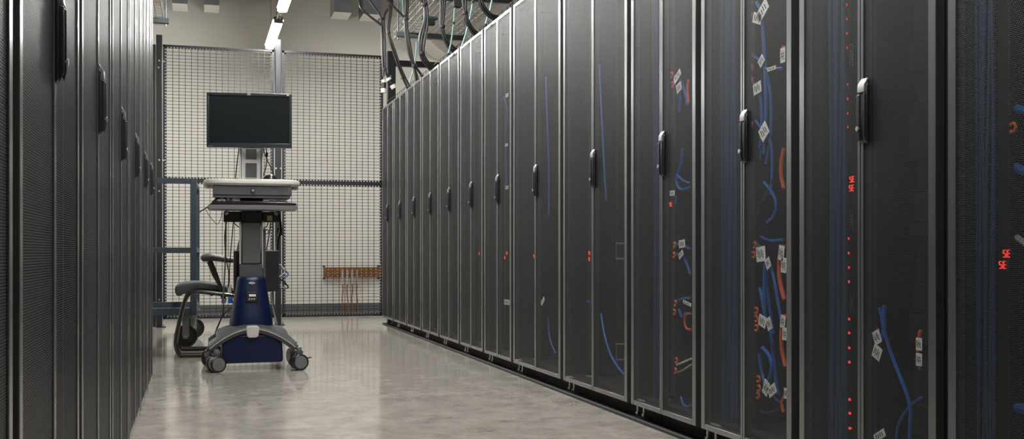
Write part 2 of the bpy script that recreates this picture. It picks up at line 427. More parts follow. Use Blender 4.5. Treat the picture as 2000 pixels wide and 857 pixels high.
# black floor channels under the right row
fc = MB(); fc.prism([(XR + 0.005, 0), (XR + 0.005, 0.010), (XR + 0.012, 0.013), (XR + 0.05, 0.013), (XR + 0.05, 0)], 'y', 1.4, 9.69)
tag(recentre(fc.build('floor_channel', 'black')), 'low black floor channel along the foot of the right-hand racks', 'floor channel')
fc = MB(); fc.box((XR + 0.085, 1.4, 0), (XR + 0.125, 9.69, 0.045))
tag(recentre(fc.build('floor_beam', 'black')), 'black beam set back under the doors of the right-hand racks', 'beam')

# ---------------------------------------------------------------- contents of the near racks
def power_strip(px, py0, py1, X, label, leds=(), clips=(), digits=(), band=None):
    a = onX(px, py0, X); b = onX(px, py1, X)
    zt = min(a.z, 1.90); zb_ = max(b.z, 0.11)
    t = thing('power_strip', label, 'power strip', (X, a.y, zb_), 0, 'vertical power strips inside the racks')
    MB().box((0, -0.018, 0), (0.045, 0.018, zt - zb_)).build('strip_housing', 'inner', t, 0.002)
    for (qx, qy) in leds:
        p = onX(qx, qy, X - 0.004) - t.location
        MB().cyl((p.x, p.y, p.z), (p.x + 0.006, p.y, p.z), 0.0038, 10).build('indicator_light', 'led', t)
    for (qx, qy) in clips:
        p = onX(qx, qy, X - 0.012) - t.location
        c = MB(); r = 0.0095
        pts = [Vector((0, r * math.cos(q) , r * math.sin(q))) + p for q in [math.radians(x) for x in (40, 90, 140, 180, 220, 270, 315)]]
        c.tube(pts, 0.0036, 6, 3); c.build('retaining_clip', 'orange', t, 0, True)
    for (qx, qy) in digits:
        p = onX(qx, qy, X - 0.006) - t.location
        d = MB(); 
        for k in (-1, 1):
            for (yy, zz, wy, wz) in ((0, 0.0075, 0.007, 0.002), (0, 0, 0.007, 0.002), (0, -0.0075, 0.007, 0.002), (0.0035, 0.004, 0.002, 0.006), (-0.0035 * k, -0.004, 0.002, 0.006)):
                d.cb((p.x, p.y + k * 0.006 + yy, p.z + zz), (0.003, wy, wz))
        d.build('red_digits', 'led', t)
    return t
power_strip(1655, -60, 900, 1.70, 'black vertical power strip dotted with red lights, in the second rack from the right edge',
    leds=[(1651 + q * 0.009, q) for q in (9, 37, 65, 93, 165, 193, 221, 248, 466, 494, 522, 550, 623, 650, 679, 707, 780, 807, 836)],
    digits=[(1664, 350), (1663, 367)])
power_strip(1469, -60, 900, 1.70, 'black vertical power strip with orange clips, in the rack with most cables',
    clips=[(1465, 3), (1465, 30), (1466, 108), (1467, 132), (1467, 157), (1467, 245), (1474, 478), (1472, 497), (1477, 606), (1477, 622), (1477, 640), (1481, 740), (1482, 758), (1480, 772)])
power_strip(1314, -60, 900, 1.70, 'black vertical power strip with paired orange clips, left of the most heavily cabled rack',
    clips=[(1312, 146), (1314, 165), (1317, 478), (1316, 498), (1319, 592), (1317, 609), (1321, 704), (1319, 724)], digits=[(1310, 399)])
power_strip(1960, -60, 900, 1.70, 'black vertical power strip with bright red digits, in the rack at the right edge',
    clips=[(1978, 249)], digits=[(1966, 495), (1958, 517)])
power_strip(1151, -40, 900, 1.70, 'black vertical power strip with small red digits, in the nearer wide rack', digits=[(1151, 494), (1151, 506)])
power_strip(1043, -40, 900, 1.70, 'black vertical power strip with red digits, in the farther wide rack', digits=[(1043, 500)])
power_strip(986, 120, 760, 1.69, 'black vertical power strip with red digits, in the first narrow rack beyond the wide ones', digits=[(990, 494), (986, 503)])
power_strip(937, 120, 760, 1.69, 'black vertical power strip with red digits, in the second narrow rack beyond the wide ones', digits=[(936, 495)])

ps = bpy.data.objects['power_strip']
for (q, w_) in ((108, 0.05), (430, 0.05), (592, 0.05)):
    p = onX(1663, q, 1.694) - ps.location; h_ = 0.030
    m = MB()
    m.cb((p.x, p.y + 0.006, p.z), (0.001, 0.001, 2 * h_)); m.cb((p.x, p.y - 0.006, p.z), (0.001, 0.001, 2 * h_)); m.cb((p.x, p.y, p.z + h_), (0.001, 0.012, 0.001))
    for k in range(4): m.cb((p.x, p.y, p.z + 0.012 - 0.008 * k), (0.001, 0.004, 0.004))
    m.build('outlet_label', 'mgrey', ps)
def bundle(x0, x1, X, label, n=6, tagc='cable bundle'):
    a = onX(x0, 400, X).y; b = onX(x1, 400, X).y
    t = thing('cable_bundle', label, 'cable bundle', (X, (a + b) / 2, 0.09), 0, 'vertical blue cable bundles inside the racks')
    for k in range(n):
        y = (a - b) / 2 * (1 - 2 * (k + 0.5) / n)
        pts = [Vector((0.004 * math.sin(k * 2 + z * 3), y + 0.003 * math.sin(k + z * 5), z)) for z in [i * 0.2 for i in range(10)]]
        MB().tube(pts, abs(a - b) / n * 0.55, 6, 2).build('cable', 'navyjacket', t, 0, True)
    return t
bundle(1620, 1654, 1.665, 'flat blue cable bundle left of the red-light column', 8)
bundle(1408, 1441, 1.665, 'flat blue cable bundle in the left-hand leaf of the most heavily cabled rack', 8)
bundle(1903, 1944, 1.66, 'flat blue cable bundle in the rack at the right edge', 8)
bundle(1277, 1286, 1.665, 'thin blue cable bundle beside the seam of the rack with paired orange clips', 4)

def pcable(label, pts, r, mat, X=1.70, tags=(), dx=0.0, cat='cable', group='patch cables inside the racks', name='patch_cable'):
    P = [onX(p[0], p[1], X + (p[2] if len(p) > 2 else 0)) for p in pts]
    t = thing(name, label, cat, P[0], 0, group)
    o = P[0].copy()
    MB().tube([p - o for p in P], r, 8, 6).build('cable', mat, t, 0, True)
    for (qx, qy, wpx, hpx, ang) in tags:
        c = onX(qx, qy, X - 0.010) - o; k = kz(qx); Z = X / (k * ct + st); 
        sy = 1.15 * wpx * Z * Z / (FPX * X) ; sz = 1.12 * hpx * Z / FPX
        R = Matrix.Rotation(math.radians(-ang), 3, 'X')
        g = MB().cb(c, (0.002, sy, sz), R); tg = g.build('label_tag', 'tag', t, 0.0006); tg['label'] = 'white paper label tag'
        ink = MB()
        for q in range(4):
            off = R @ Vector((-0.0014, (q - 1.5) * sy * 0.18, (q % 2 - 0.5) * sz * 0.12)); ink.cb(c + off, (0.0006, sy * 0.06, sz * 0.5), R)
        ink.build('tag_print', 'ink', tg)
    return t
# rack with the most cables (x 1362-1549)
pcable('blue cable hanging from two white tags near the top of the most heavily cabled rack', [(1478, 4), (1487, 24), (1490, 60), (1494, 130), (1496, 210), (1492, 300)], 0.0052, 'blue', tags=[(1490, 20, 18, 22, 35), (1479, 36, 15, 18, -20)])
pcable('blue cable with two tags crossing above the third orange clip pair', [(1468, 107), (1482, 116), (1495, 133), (1512, 134), (1528, 133)], 0.0042, 'blue', tags=[(1487, 119, 9, 16, 40), (1507, 134, 14, 7, 0)])
pcable('short blue cable with one square tag below the crossing cable', [(1468, 158), (1478, 168), (1486, 196), (1488, 250), (1484, 290)], 0.0045, 'blue', tags=[(1479, 172, 13, 20, 10)])
pcable('blue cable with a slanted white tag beside the door handle', [(1476, 235), (1484, 246), (1494, 260), (1506, 282), (1508, 330), (1505, 380)], 0.004, 'blue', tags=[(1492, 257, 14, 26, 38)])
pcable('blue cable looping below the handle of the most heavily cabled rack', [(1492, 355), (1508, 375), (1516, 400), (1510, 422), (1498, 434)], 0.0045, 'blue')
pcable('blue cable with a white tag at mid height in the most heavily cabled rack', [(1474, 474), (1486, 486), (1494, 510), (1493, 560), (1494, 610)], 0.0058, 'blue', tags=[(1486, 496, 15, 26, 6), (1500, 514, 8, 18, 30)])
pcable('blue cable slanting right from the mid height tags towards the door edge', [(1500, 505), (1512, 545), (1520, 590), (1526, 625)], 0.005, 'blue')
pcable('short blue cable arching above the lower orange clips', [(1484, 562), (1488, 580), (1493, 608), (1495, 625)], 0.006, 'blue', tags=[(1489, 627, 12, 20, -15), (1502, 632, 8, 22, 25)])
pcable('blue cable curving down to the lowest pair of tags, left strand', [(1483, 690), (1486, 718), (1493, 745), (1505, 765), (1522, 785)], 0.005, 'blue', tags=[(1496, 757, 9, 26, -25), (1508, 762, 14, 18, 30)])
pcable('blue cable curving down to the lowest pair of tags, right strand', [(1489, 678), (1502, 694), (1507, 716), (1502, 742), (1494, 758)], 0.006, 'blue')
pcable('blue cable dropping behind the lower tags', [(1504, 640), (1509, 680), (1514, 730), (1520, 770)], 0.0055, 'blue', X=1.73)
pcable('thick orange cable at the door edge below the handle', [(1531, 290), (1526, 320), (1526, 345), (1531, 368)], 0.006, 'orange')
pcable('thick orange cable with two tags at mid height by the door edge', [(1530, 480), (1523, 505), (1523, 545), (1532, 585)], 0.007, 'orange', tags=[(1526, 494, 9, 26, -10), (1531, 518, 9, 26, -5)])
pcable('thick orange cable with two tags low by the door edge', [(1533, 615), (1527, 640), (1527, 680), (1534, 715)], 0.0062, 'orange', tags=[(1529, 628, 8, 22, -10), (1533, 652, 8, 22, 0)])
pcable('orange cable curling at the bottom of the door edge', [(1535, 770), (1527, 785), (1530, 805)], 0.005, 'orange', tags=[(1535, 768, 6, 18, 0)])
pcable('orange cable end peeping at the upper door edge', [(1531, 90), (1527, 105), (1530, 122)], 0.006, 'orange', tags=[(1529, 108, 8, 26, 0)])
pcable('second blue strand falling from the top tags of the most heavily cabled rack', [(1492, 128), (1502, 165), (1506, 215), (1504, 270), (1496, 320)], 0.0045, 'blue', X=1.715)
pcable('third blue strand beside the handle of the most heavily cabled rack', [(1484, 190), (1483, 240), (1487, 290), (1479, 340)], 0.0045, 'blue', X=1.72)
pcable('faint dark cable sagging from the mid height towards the handle', [(1512, 345), (1500, 372), (1484, 400), (1476, 440)], 0.004, 'cable', X=1.70)
pcable('blue strand crossing to the door edge above the mid height tags', [(1486, 462), (1505, 470), (1530, 468)], 0.0045, 'blue', X=1.72)
pcable('blue strand dropping between the mid height and lower tags', [(1497, 518), (1499, 560), (1503, 600), (1510, 650)], 0.005, 'blue', X=1.73)
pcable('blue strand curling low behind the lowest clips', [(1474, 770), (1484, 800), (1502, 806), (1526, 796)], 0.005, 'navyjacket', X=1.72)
# rack with paired clips (x 1228-1362)
pcable('blue cable with a white tag by the upper orange clip', [(1314, 148), (1328, 155), (1338, 180), (1343, 205)], 0.0052, 'blue', tags=[(1323, 149, 12, 12, 30)])
pcable('blue cable with a white tag by the second orange clip', [(1315, 166), (1326, 172), (1329, 195), (1327, 218)], 0.0048, 'blue', tags=[(1326, 171, 8, 16, 20)])
pcable('thin orange cable at the edge beside the upper clips', [(1345, 155), (1343, 175), (1345, 200)], 0.005, 'orange')
pcable('blue cable bending into a loop under the handle level', [(1333, 290), (1330, 320), (1321, 352), (1330, 370), (1348, 366)], 0.005, 'blue')
pcable('blue cable slanting down to the right from the loop', [(1322, 340), (1334, 352), (1348, 358)], 0.0045, 'blue')
pcable('small white plug with a blue cable below the loop', [(1313, 378), (1320, 385), (1320, 397)], 0.0042, 'blue', tags=[(1313, 377, 8, 9, 0)])
pcable('blue cable with a square white tag at mid height beside the seam rack clips', [(1318, 478), (1332, 477), (1348, 486)], 0.0055, 'blue', tags=[(1332, 476, 10, 14, 5)])
pcable('blue cable slanting down from the lower mid height clip', [(1318, 498), (1330, 496), (1340, 512), (1348, 535)], 0.0048, 'blue', tags=[(1330, 497, 8, 10, 30)])
pcable('blue cable with a tag among the lower clips', [(1320, 592), (1330, 584), (1348, 582)], 0.0048, 'blue', tags=[(1342, 592, 14, 6, -10)])
pcable('blue cable behind the orange ring', [(1326, 604), (1332, 618), (1340, 610)], 0.005, 'blue')
pcable('orange cable coiled into a ring by the door edge', [(1350, 612), (1340, 614), (1337, 628), (1341, 641), (1350, 644)], 0.0045, 'orange')
pcable('white cable pointing right from the bottom pair of clips', [(1322, 712), (1335, 707), (1350, 700)], 0.004, 'tag')
pcable('grey cable pointing right under the white one', [(1322, 728), (1335, 722), (1350, 712)], 0.004, 'alu')
pcable('blue cable loop near the rack bottom', [(1330, 774), (1334, 788), (1343, 794), (1352, 790)], 0.0045, 'blue')
# wide rack (x 1096-1228)
pcable('long thin blue cable bowing down the right-hand leaf of the nearer wide rack', [(1171, 125), (1173, 180), (1176, 240), (1180, 320), (1184, 390)], 0.0042, 'blue')
pcable('blue cable bowing to the lower right in the nearer wide rack', [(1174, 612), (1180, 650), (1192, 690), (1206, 715), (1220, 732)], 0.005, 'blue')
pcable('short blue plug behind the seam of the nearer wide rack', [(1148, 588), (1155, 592)], 0.006, 'blue')
pcable('thin blue vertical cable in the farther wide rack', [(1066, 150), (1069, 230), (1072, 330), (1072, 420)], 0.004, 'blue', tags=[(1060, 588, 6, 8, 30)])
pcable('blue cable curving at the bottom right of the farther wide rack', [(1070, 620), (1074, 660), (1085, 690)], 0.0035, 'blue')
# narrow rack beyond
pcable('thin blue cable with small white tags in the first narrow rack beyond the wide ones', [(984, 188), (990, 215), (988, 282), (990, 370)], 0.003, 'blue', X=1.66, tags=[(990, 186, 4, 6, 0), (989, 283, 4, 5, 0), (990, 366, 5, 6, 0), (990, 590, 9, 9, 0)])
# second rack from right (x 1549-1840)
pcable('short blue cable with two white tags in the second rack from the right edge', [(1718, 600), (1721, 612), (1726, 640), (1724, 655), (1716, 672)], 0.005, 'blue', tags=[(1713, 658, 12, 24, 25), (1713, 688, 14, 24, -25)])
pcable('long blue cable sweeping down right in the second rack from the right edge', [(1727, 596), (1727, 620), (1730, 655), (1748, 710), (1768, 760), (1778, 800), (1776, 870)], 0.0045, 'blue')
pcable('dim blue cable curving behind the long sweeping one', [(1800, 775), (1775, 795), (1755, 830), (1750, 870)], 0.004, 'blue', X=1.76)
pcable('blue cable end with a white tag at the rack bottom', [(1712, 846), (1722, 856), (1728, 880)], 0.0045, 'blue', tags=[(1718, 850, 20, 14, 30)])
pcable('orange cable with two white tags by the right door edge', [(1798, 645), (1794, 670), (1794, 700), (1798, 722)], 0.005, 'orange', tags=[(1795, 672, 10, 22, 0), (1795, 702, 10, 22, 0)])
# rack at right edge
pcable('thick blue plug pointing left, upper of the two in the right edge rack', [(1966, 214), (1982, 212), (2000, 216), (2030, 224)], 0.0095, 'blue', X=1.72)
pcable('thick blue plug pointing left, lower of the two in the right edge rack', [(1953, 322), (1975, 323), (1996, 332), (2030, 344)], 0.0105, 'blue', X=1.72)
pcable('thick blue plug low in the right edge rack', [(1957, 798), (1980, 796), (2020, 800)], 0.011, 'blue', X=1.72)
pcable('blue vertical cable running down the right edge of the photo', [(1995, -10), (1994, 100), (1998, 210), (1998, 330), (2003, 440)], 0.008, 'blue', X=1.76)
pcable('grey plug with a blue lead above the red digits', [(1962, 463), (1982, 462), (1992, 468), (2015, 484)], 0.007, 'alu', X=1.72)
pcable('dark grey plug below the lower blue plug', [(1947, 390), (1968, 400), (1974, 402)], 0.006, 'mgrey', X=1.72)
# silver chassis handles in nearer wide rack
for (y0, y1, lb) in ((475, 505, 'upper silver U-shaped chassis handle in the nearer wide rack'), (672, 702, 'lower silver U-shaped chassis handle in the nearer wide rack')):
    a = onX(1219, y0, 1.72); b = onX(1204, y0, 1.72); c = onX(1204, y1, 1.72); d = onX(1219, y1, 1.72)
    o = MB().sweep([a, b, c, d], 0.0035, 6).build('chassis_handle', 'mgrey'); tag(recentre(o), lb, 'handle', 'silver chassis handles')
# pale plates standing in for spots of light on rack floors
for (qx, qy, lb) in ((1275, 780, 'pale plate as a painted light spot in the rack with paired orange clips'), (1427, 828, 'pale plate as a painted light spot in the most heavily cabled rack'), (1130, 735, 'pale plate as a painted light spot in the nearer wide rack'), (1028, 702, 'pale plate as a painted light spot in the farther wide rack')):
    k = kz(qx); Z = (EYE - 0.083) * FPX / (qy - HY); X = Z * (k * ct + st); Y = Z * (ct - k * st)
    o = MB().cb((X, Y, 0.083), (0.12, 0.07, 0.006)).build('light_spot_plate', 'alu', None, 0.001); tag(recentre(o), lb, 'plate', 'painted light spots on rack floors')
# stickers on far doors
def strip(px, py, wpx, hpx, label, mat='yellow', ang=0, X=1.70):
    c = onX(px, py, X); Z = X / (kz(px) * ct + st)
    o = MB().cb(c, (0.002, wpx * Z * Z / (FPX * X), hpx * Z / FPX), Matrix.Rotation(math.radians(ang), 3, 'X')).build('hanging_tag', mat)
    tag(recentre(o), label, 'tag', 'tags inside the racks')
strip(1134, 60, 6, 22, 'yellowish tag hanging high in the nearer wide rack')
strip(1033, 118, 4, 16, 'yellowish tag hanging high in the farther wide rack')

# ---------------------------------------------------------------- fence
ZF = 2.46
def onF(px): return onY(px, 400, YF).x
def fence_panel(xa, xb, za, zb, label, frame=0.030):
    t = thing('mesh_fence', label, 'wire fence', ((xa + xb) / 2, YF, za), 0, 'wire fence panels')
    W = xb - xa; H = zb - za; h = W / 2
    def bar(v, lo, hi, fixed0, fixed1):
        """slotted angle: two strips and rungs between them"""
        mb = MB(); d = fixed1 - fixed0
        s = 1 if d > 0 else -1; d = abs(d)
        def bb_(u0, u1, w0, w1, y0=-0.003, y1=0.003):
            a, b = sorted((fixed0 + s * w0, fixed0 + s * w1))
            if v: mb.box((a, y0, u0), (b, y1, u1))
            else: mb.box((u0, y0, a), (u1, y1, b))
        bb_(lo, hi, 0, d * 0.55, -0.012, 0.012); bb_(lo, hi, d * 0.88, d)
        n = int((hi - lo) / 0.0267)
        for k in range(n + 1):
            u = lo + (hi - lo) * k / n; bb_(max(lo, u - 0.0075), min(hi, u + 0.0075), d * 0.55, d * 0.88)
        return mb
    bar(True, 0, H, -h, -h + frame).build('frame_stile', 'fence', t); bar(True, 0, H, h, h - frame).build('frame_stile', 'fence', t)
    bar(False, -h, h, H, H - frame).build('top_rail', 'fence', t); bar(False, -h, h, 0, frame).build('bottom_rail', 'fence', t)
    m = MB(); n = round((W - 2 * frame) / 0.0535)
    for k in range(1, n):
        x = -h + frame + (W - 2 * frame) * k / n; m.box((x - 0.0024, -0.0018, 0.01), (x + 0.0024, 0.0015, H - 0.01))
    n = round((H - 2 * frame) / 0.029)
    for k in range(1, n):
        z = frame + (H - 2 * frame) * k / n; m.box((-h + 0.01, 0.0015, z - 0.0019), (h - 0.01, 0.0045, z + 0.0019))
    w_ = m.build('wire_mesh', 'fence', t); w_['kind'] = 'stuff'
    return t
xa, xm0, xm1, xb = onF(318.2), onF(535), onF(551), onF(748)
ZM = 1.28
fence_panel(xa, xm0, ZM + 0.0005, ZF, 'upper left wire mesh panel of the fence, above the blue-grey trolley')
fence_panel(xm1, xb, ZM + 0.0005, ZF, 'upper right wire mesh panel of the fence, between tall post and racks')
fence_panel(xa, xm0, 0.068, ZM - 0.0005, 'lower left wire mesh panel of the fence, behind trolley and chair')
fence_panel(xm1, xb, 0.068, ZM - 0.0005, 'lower right wire mesh panel of the fence, in front of the copper busbar')
def post(x0, x1, zt, label, mat='fence', y=YF - 0.03, dy=0.05, bolts=()):
    t = thing('fence_post', label, 'fence post', ((x0 + x1) / 2, y, 0), 0, 'fence posts')
    w = (x1 - x0) / 2
    MB().box((-w, -dy / 2, 0.0), (w, dy / 2, zt)).build('post_tube', mat, t, 0.004)
    MB().box((-w, -dy / 2 - 0.02, 0), (w + (0.03 if zt != 2.45 else 0.0), dy / 2 + 0.02, 0.006)).build('base_plate', 'chrome' if zt < 2.5 else 'fence', t)
    if zt != 2.45: MB().cyl((w + 0.012, -dy / 2 - 0.008, 0.006), (w + 0.012, -dy / 2 - 0.008, 0.03), 0.007, 8).build('anchor_bolt', 'chrome', t)
    for (bx_, bz) in bolts:
        MB().cyl((bx_, -dy / 2 - 0.008, bz), (bx_, -dy / 2, bz), 0.008, 8).build('bolt', 'chrome', t)
    return t
pm = (onF(537) + onF(548.5)) / 2
post(onF(537), onF(548.5), 2.55, 'tall round-edged middle post of the fence behind the monitor, its top near the lamp', 'postm',
     bolts=[(-0.02, 1.40), (0.02, 1.40), (-0.02, 0.36), (0.02, 0.36)])
post(onF(305.5), onF(317.2), 2.535, 'tall black fence post at the left end, standing above its neighbour', bolts=[(0.0, 2.31), (-0.006, 2.25), (0.0, 1.45), (0, 1.18), (0, .24)])
post(onF(293), onF(304.8), 2.45, 'shorter black fence post half hidden behind the left racks', bolts=[])
post(onF(755), onF(771), 2.50, 'black fence post at the end of the right-hand racks, behind the hanging plugs', bolts=[(-0.01, 2.27)])
rc = MB().box((onF(771), YF - 0.02, 2.37), (3.6, YF + 0.02, 2.425)); tag(recentre(rc.build('fence_rail', 'fence')), 'black horizontal rail running right above the racks from the end post', 'fence rail')
# connector clamps between panels and posts
for (q, z, lb) in ((318.5, 2.31, 'small bolted clamp high on the left fence post'), (318.5, 1.45, 'small bolted clamp on the left fence post at monitor height')):
    x = onF(q); o = MB().box((x - 0.012, YF - 0.035, z - 0.006), (x + 0.014, YF - 0.012, z + 0.006)).build('clamp', 'chrome'); tag(recentre(o), lb, 'clamp', 'fence clamps')

# ---------------------------------------------------------------- busbar on the back wall
a = onY(632, 522, YW - 0.06); b = onY(741, 541, YW - 0.06)
W = b.x - a.x; H = a.z - b.z
t = thing('ground_busbar', 'copper grounding busbar on the white wall behind the fence, low at the right', 'busbar', ((a.x + b.x) / 2, YW - 0.06, b.z))
MB().box((-W / 2, -0.004, 0), (W / 2, 0.004, H)).build('copper_bar', 'copper', t, 0.001)
for i in range(11):
    x = -W / 2 + W * (0.075 + 0.086 * i)
    for k in range(3): MB().cyl((x, -0.0055, H * (0.2 + 0.3 * k)), (x, -0.003, H * (0.2 + 0.3 * k)), 0.0075, 10).build('hole_rim', 'pewter', t)
for s in (-1, 1):
    for k in (0, 1):
        MB().cyl((s * (W / 2 - 0.006), -0.006, H * k + (0.012 if k else -0.012)), (s * (W / 2 - 0.006), 0.058, H * k + (0.012 if k else -0.012)), 0.011, 10).build('standoff', 'steelblue', t)
    MB().box((s * (W / 2 - 0.006) - 0.008, 0.004, -0.015), (s * (W / 2 - 0.006) + 0.008, 0.012, H + 0.015)).build('bracket', 'steelblue', t)
for i, idx in enumerate((3, 4, 5, 6)):
    x = -W / 2 + W * (0.075 + 0.086 * idx); 
    wpos = Vector((t.location.x + x, YW - 0.07, 0))
    c = thing('ground_cable', ['leftmost', 'second from the left', 'third from the left', 'rightmost'][i] + ' of the four copper cables hanging from the busbar', 'cable', (wpos.x, wpos.y, 0.0), 0, 'copper ground cables')
    zt = t.location.z
    MB().cyl((0, -0.004, zt - 0.075), (0, -0.004, zt + 0.01), 0.010, 10, 0.011).build('lug_barrel', 'pewter', c, 0, True)
    MB().box((-0.012, -0.010, zt + 0.0), (0.012, -0.004, zt + 0.075)).build('lug', 'pewter', c, 0.002)
    for k in (0.02, 0.055): MB().cyl((0, -0.016, zt + k), (0, -0.009, zt + k), 0.009, 6).build('bolt', 'chrome', c)
    j = (-1) ** i * 0.004
    MB().tube([(0, -0.004, zt - 0.07), (j, -0.004, zt - 0.14), (-j, 0, zt - 0.24), (0.012 - j, 0.003, zt - 0.33), (0.012, 0.004, 0.0)], 0.0062, 8).build('strand', 'copper', c, 0, True)

# ---------------------------------------------------------------- boxes under the ceiling
for (x0, x1, yf, lb) in ((336, 366, 6, 'square grey hanging duct with white underside, leftmost of the four at the photo\'s top'),
                     (399, 428.5, 9, 'square grey hanging duct, second from the left at the photo\'s top'),
                     (653, 687, 23, 'square grey hanging duct, just right of the lit lamp'),
                     (710, 745, 27, 'square grey hanging duct half behind the hanging black cables')):
    Y0_, Y1_ = 11.25, 11.62
    a = onY(x0, yf, Y0_); b = onY(x1, yf, Y0_); z = 3.2
    t = thing('hanging_duct', lb, 'duct', ((a.x + b.x) / 2, (Y0_ + Y1_) / 2, a.z), 0, 'square ducts hanging from the ceiling')
    w2 = (b.x - a.x) / 2
    MB().box((-w2, -0.17, 0.004), (w2, 0.17, HC - a.z)).build('duct_shaft', 'duct', t)
    MB().box((-w2, -0.17, 0), (w2, 0.17, 0.004)).build('underside', 'white', t)
# round duct stub
c = onY(912, 20, 11.0)
t = thing('round_duct', 'large round pale duct behind the wire tray above the racks', 'duct', (c.x, 11.4, c.z))
MB().cyl((0, -0.4, 0), (0, 0.30, 0), 0.44, 40).build('duct_drum', 'lgrey', t, 0, True)
MB().cyl((0, -0.43, 0), (0, -0.40, 0), 0.52, 40).build('flange', 'upper', t, 0, True)

# ---------------------------------------------------------------- cable trays
def basket(X0_, X1_, Y0_, Y1_, z, side_h, label, group='wire cable trays', pitch=0.05, step=0.1):
    t = thing('wire_cable_tray', label, 'cable tray', ((X0_ + X1_) / 2, (Y0_ + Y1_) / 2, z), 0, group)
    hx = (X1_ - X0_) / 2; hy = (Y1_ - Y0_) / 2; r = 0.0026
    m = MB(); n = round(2 * hx / pitch)
    for k in range(n + 1):
        x = -hx + 2 * hx * k / n; m.box((x - r, -hy, -r), (x + r, hy, r))
    m.build('long_wires', 'wire', t)['kind'] = 'stuff'
    m = MB(); n = round(2 * hy / step)
    for k in range(n + 1):
        y = -hy + 2 * hy * k / n; m.box((-hx, y - r, r), (hx, y + r, 3 * r))
        for s in (-1, 1): m.box((s * hx - r, y - r, r), (s * hx + r, y + r, side_h))
    m.build('cross_wires', 'wire', t)['kind'] = 'stuff'
    for s in (-1, 1):
        m = MB()
        for zz in (side_h * 0.5, side_h): m.box((s * hx - r, -hy, zz - r), (s * hx + r, hy, zz + r))
        m.build('side_wires', 'wire', t)['kind'] = 'stuff'
    return t
TZ = 2.43
basket(1.60, 2.13, 2.0, 9.08, TZ + 0.045, 0.10, 'long wire basket tray above the right-hand racks, lower tier')
basket(1.60, 2.13, 2.0, 9.08, TZ + 0.36, 0.10, 'long wire basket tray above the right-hand racks, upper tier')
basket(-0.80, -0.265, 2.0, 9.08, TZ + 0.045, 0.10, 'wire basket tray seen at the top left beyond the left-hand racks')
def strut(xa_, xb_, y, z, label):
    m = MB(); m.box((xa_, y - 0.0205, z), (xb_, y + 0.0205, z + 0.003)); m.box((xa_, y - 0.0205, z), (xb_, y - 0.018, z + 0.041)); m.box((xa_, y + 0.018, z), (xb_, y + 0.0205, z + 0.041))
    tag(recentre(m.build('strut_channel', 'galv')), label, 'strut', 'strut channels under the trays')
strut(1.57, 2.16, 8.80, TZ, 'galvanised strut channel carrying the far end of the right wire tray')
strut(1.57, 2.16, 7.40, TZ, 'galvanised strut channel under the right wire tray, nearer one at the photo\'s top')
strut(1.57, 2.16, 8.80, TZ + 0.315, 'galvanised strut channel carrying the upper tier of the right wire tray')
strut(-0.84, -0.222, 8.80, TZ, 'galvanised strut channel carrying the left wire tray at the photo\'s top left')
for (x, y, lb) in ((1.585, 8.80, 'threaded rod at the far aisle corner of the right wire tray'), (2.145, 8.80, 'threaded rod at the far outer corner of the right wire tray'),
                   (1.585, 7.40, 'threaded rod at the aisle side of the nearer strut'), (2.145, 7.40, 'threaded rod at the outer side of the nearer strut'),
                   (-0.245, 8.80, 'threaded rod holding the left wire tray')):
    tag(recentre(MB().cyl((x, y, TZ - 0.02), (x, y, HC), 0.006, 8).build('hanging_rod', 'galv')), lb, 'threaded rod', 'threaded rods holding the trays')
# drop-out side mesh at the tray's far end
m = MB()
for k in range(4):
    x = 1.60 + 0.02 * k; m.box((x - 0.002, 9.06, TZ + 0.02), (x + 0.002, 9.064, TZ + 0.5))
for k in range(10):
    z = TZ + 0.03 + 0.05 * k; m.box((1.598, 9.06, z - 0.002), (1.665, 9.064, z + 0.002))
tag(recentre(m.build('wire_end_guard', 'wire')), 'narrow upright wire guard at the far end of the right tray', 'wire guard')
# low runway on top of the right-hand racks
m = MB(); r = 0.0018
for x in (1.635, 1.70, 1.77):
    for z in (1.966, 2.006):
        if x == 1.70 and z > 2: continue
        m.box((x - r, 2.1, z - r), (x + r, 9.66, z + r))
y = 2.1
while y < 9.66:
    m.box((1.635 - r, y - r, 1.964), (1.635 + r, y + r, 2.006)); m.box((1.77 - r, y - r, 1.964), (1.77 + r, y + r, 2.006)); m.box((1.635, y - r, 1.9625), (1.77, y + r, 1.966)); y += 0.1
tag(recentre(m.build('rack_top_runway', 'inner')), 'thin wire runway lying along the tops of the right-hand racks', 'wire runway')

# ---------------------------------------------------------------- hanging black cables
def hang(label, paths, Y, ties=(), r=0.010, mat='cable', group='black cable bundles hanging from the trays', yend=None):
    P = []
    for pth in paths:
        P.append([onY(p[0], p[1], Y + (p[2] if len(p) > 2 else 0)) for p in pth])
    o = P[0][-1].copy(); t = thing('hanging_cables', label, 'cable bundle', o, 0, group)
    for k, pts in enumerate(P):
        MB().tube([p - o for p in pts], r, 8, 6).build('cable', mat, t, 0, True)
    for (x, y, w) in ties:
        c = onY(x, y, Y) - o; MB().cyl(c + Vector((0, 0, -0.009)), c + Vector((0, 0, 0.009)), w, 12).build('velcro_tie', 'ink', t, 0, True)
    return t
def off(path, d): return [(p[0] + d[0], p[1] + d[1]) + tuple(p[2:]) for p in path]
v1 = [(745, 37), (748, 80), (749, 135)]
hang('black cables gathered into a straight vertical drop with two white-ended plugs', [
     [(701, -8), (704, 14), (720, 30), (744, 49), (746, 60), (747, 110), (749, 150)],
     [(716, -6), (731, 14), (743, 34), (746, 70), (749, 150)],
     [(768, -6), (766, 8), (754, 24), (750, 42), (752, 90), (753, 138), (760, 152)]],
     9.25, ties=[(746, 37, 0.022), (751, 135, 0.018)], r=0.0095)
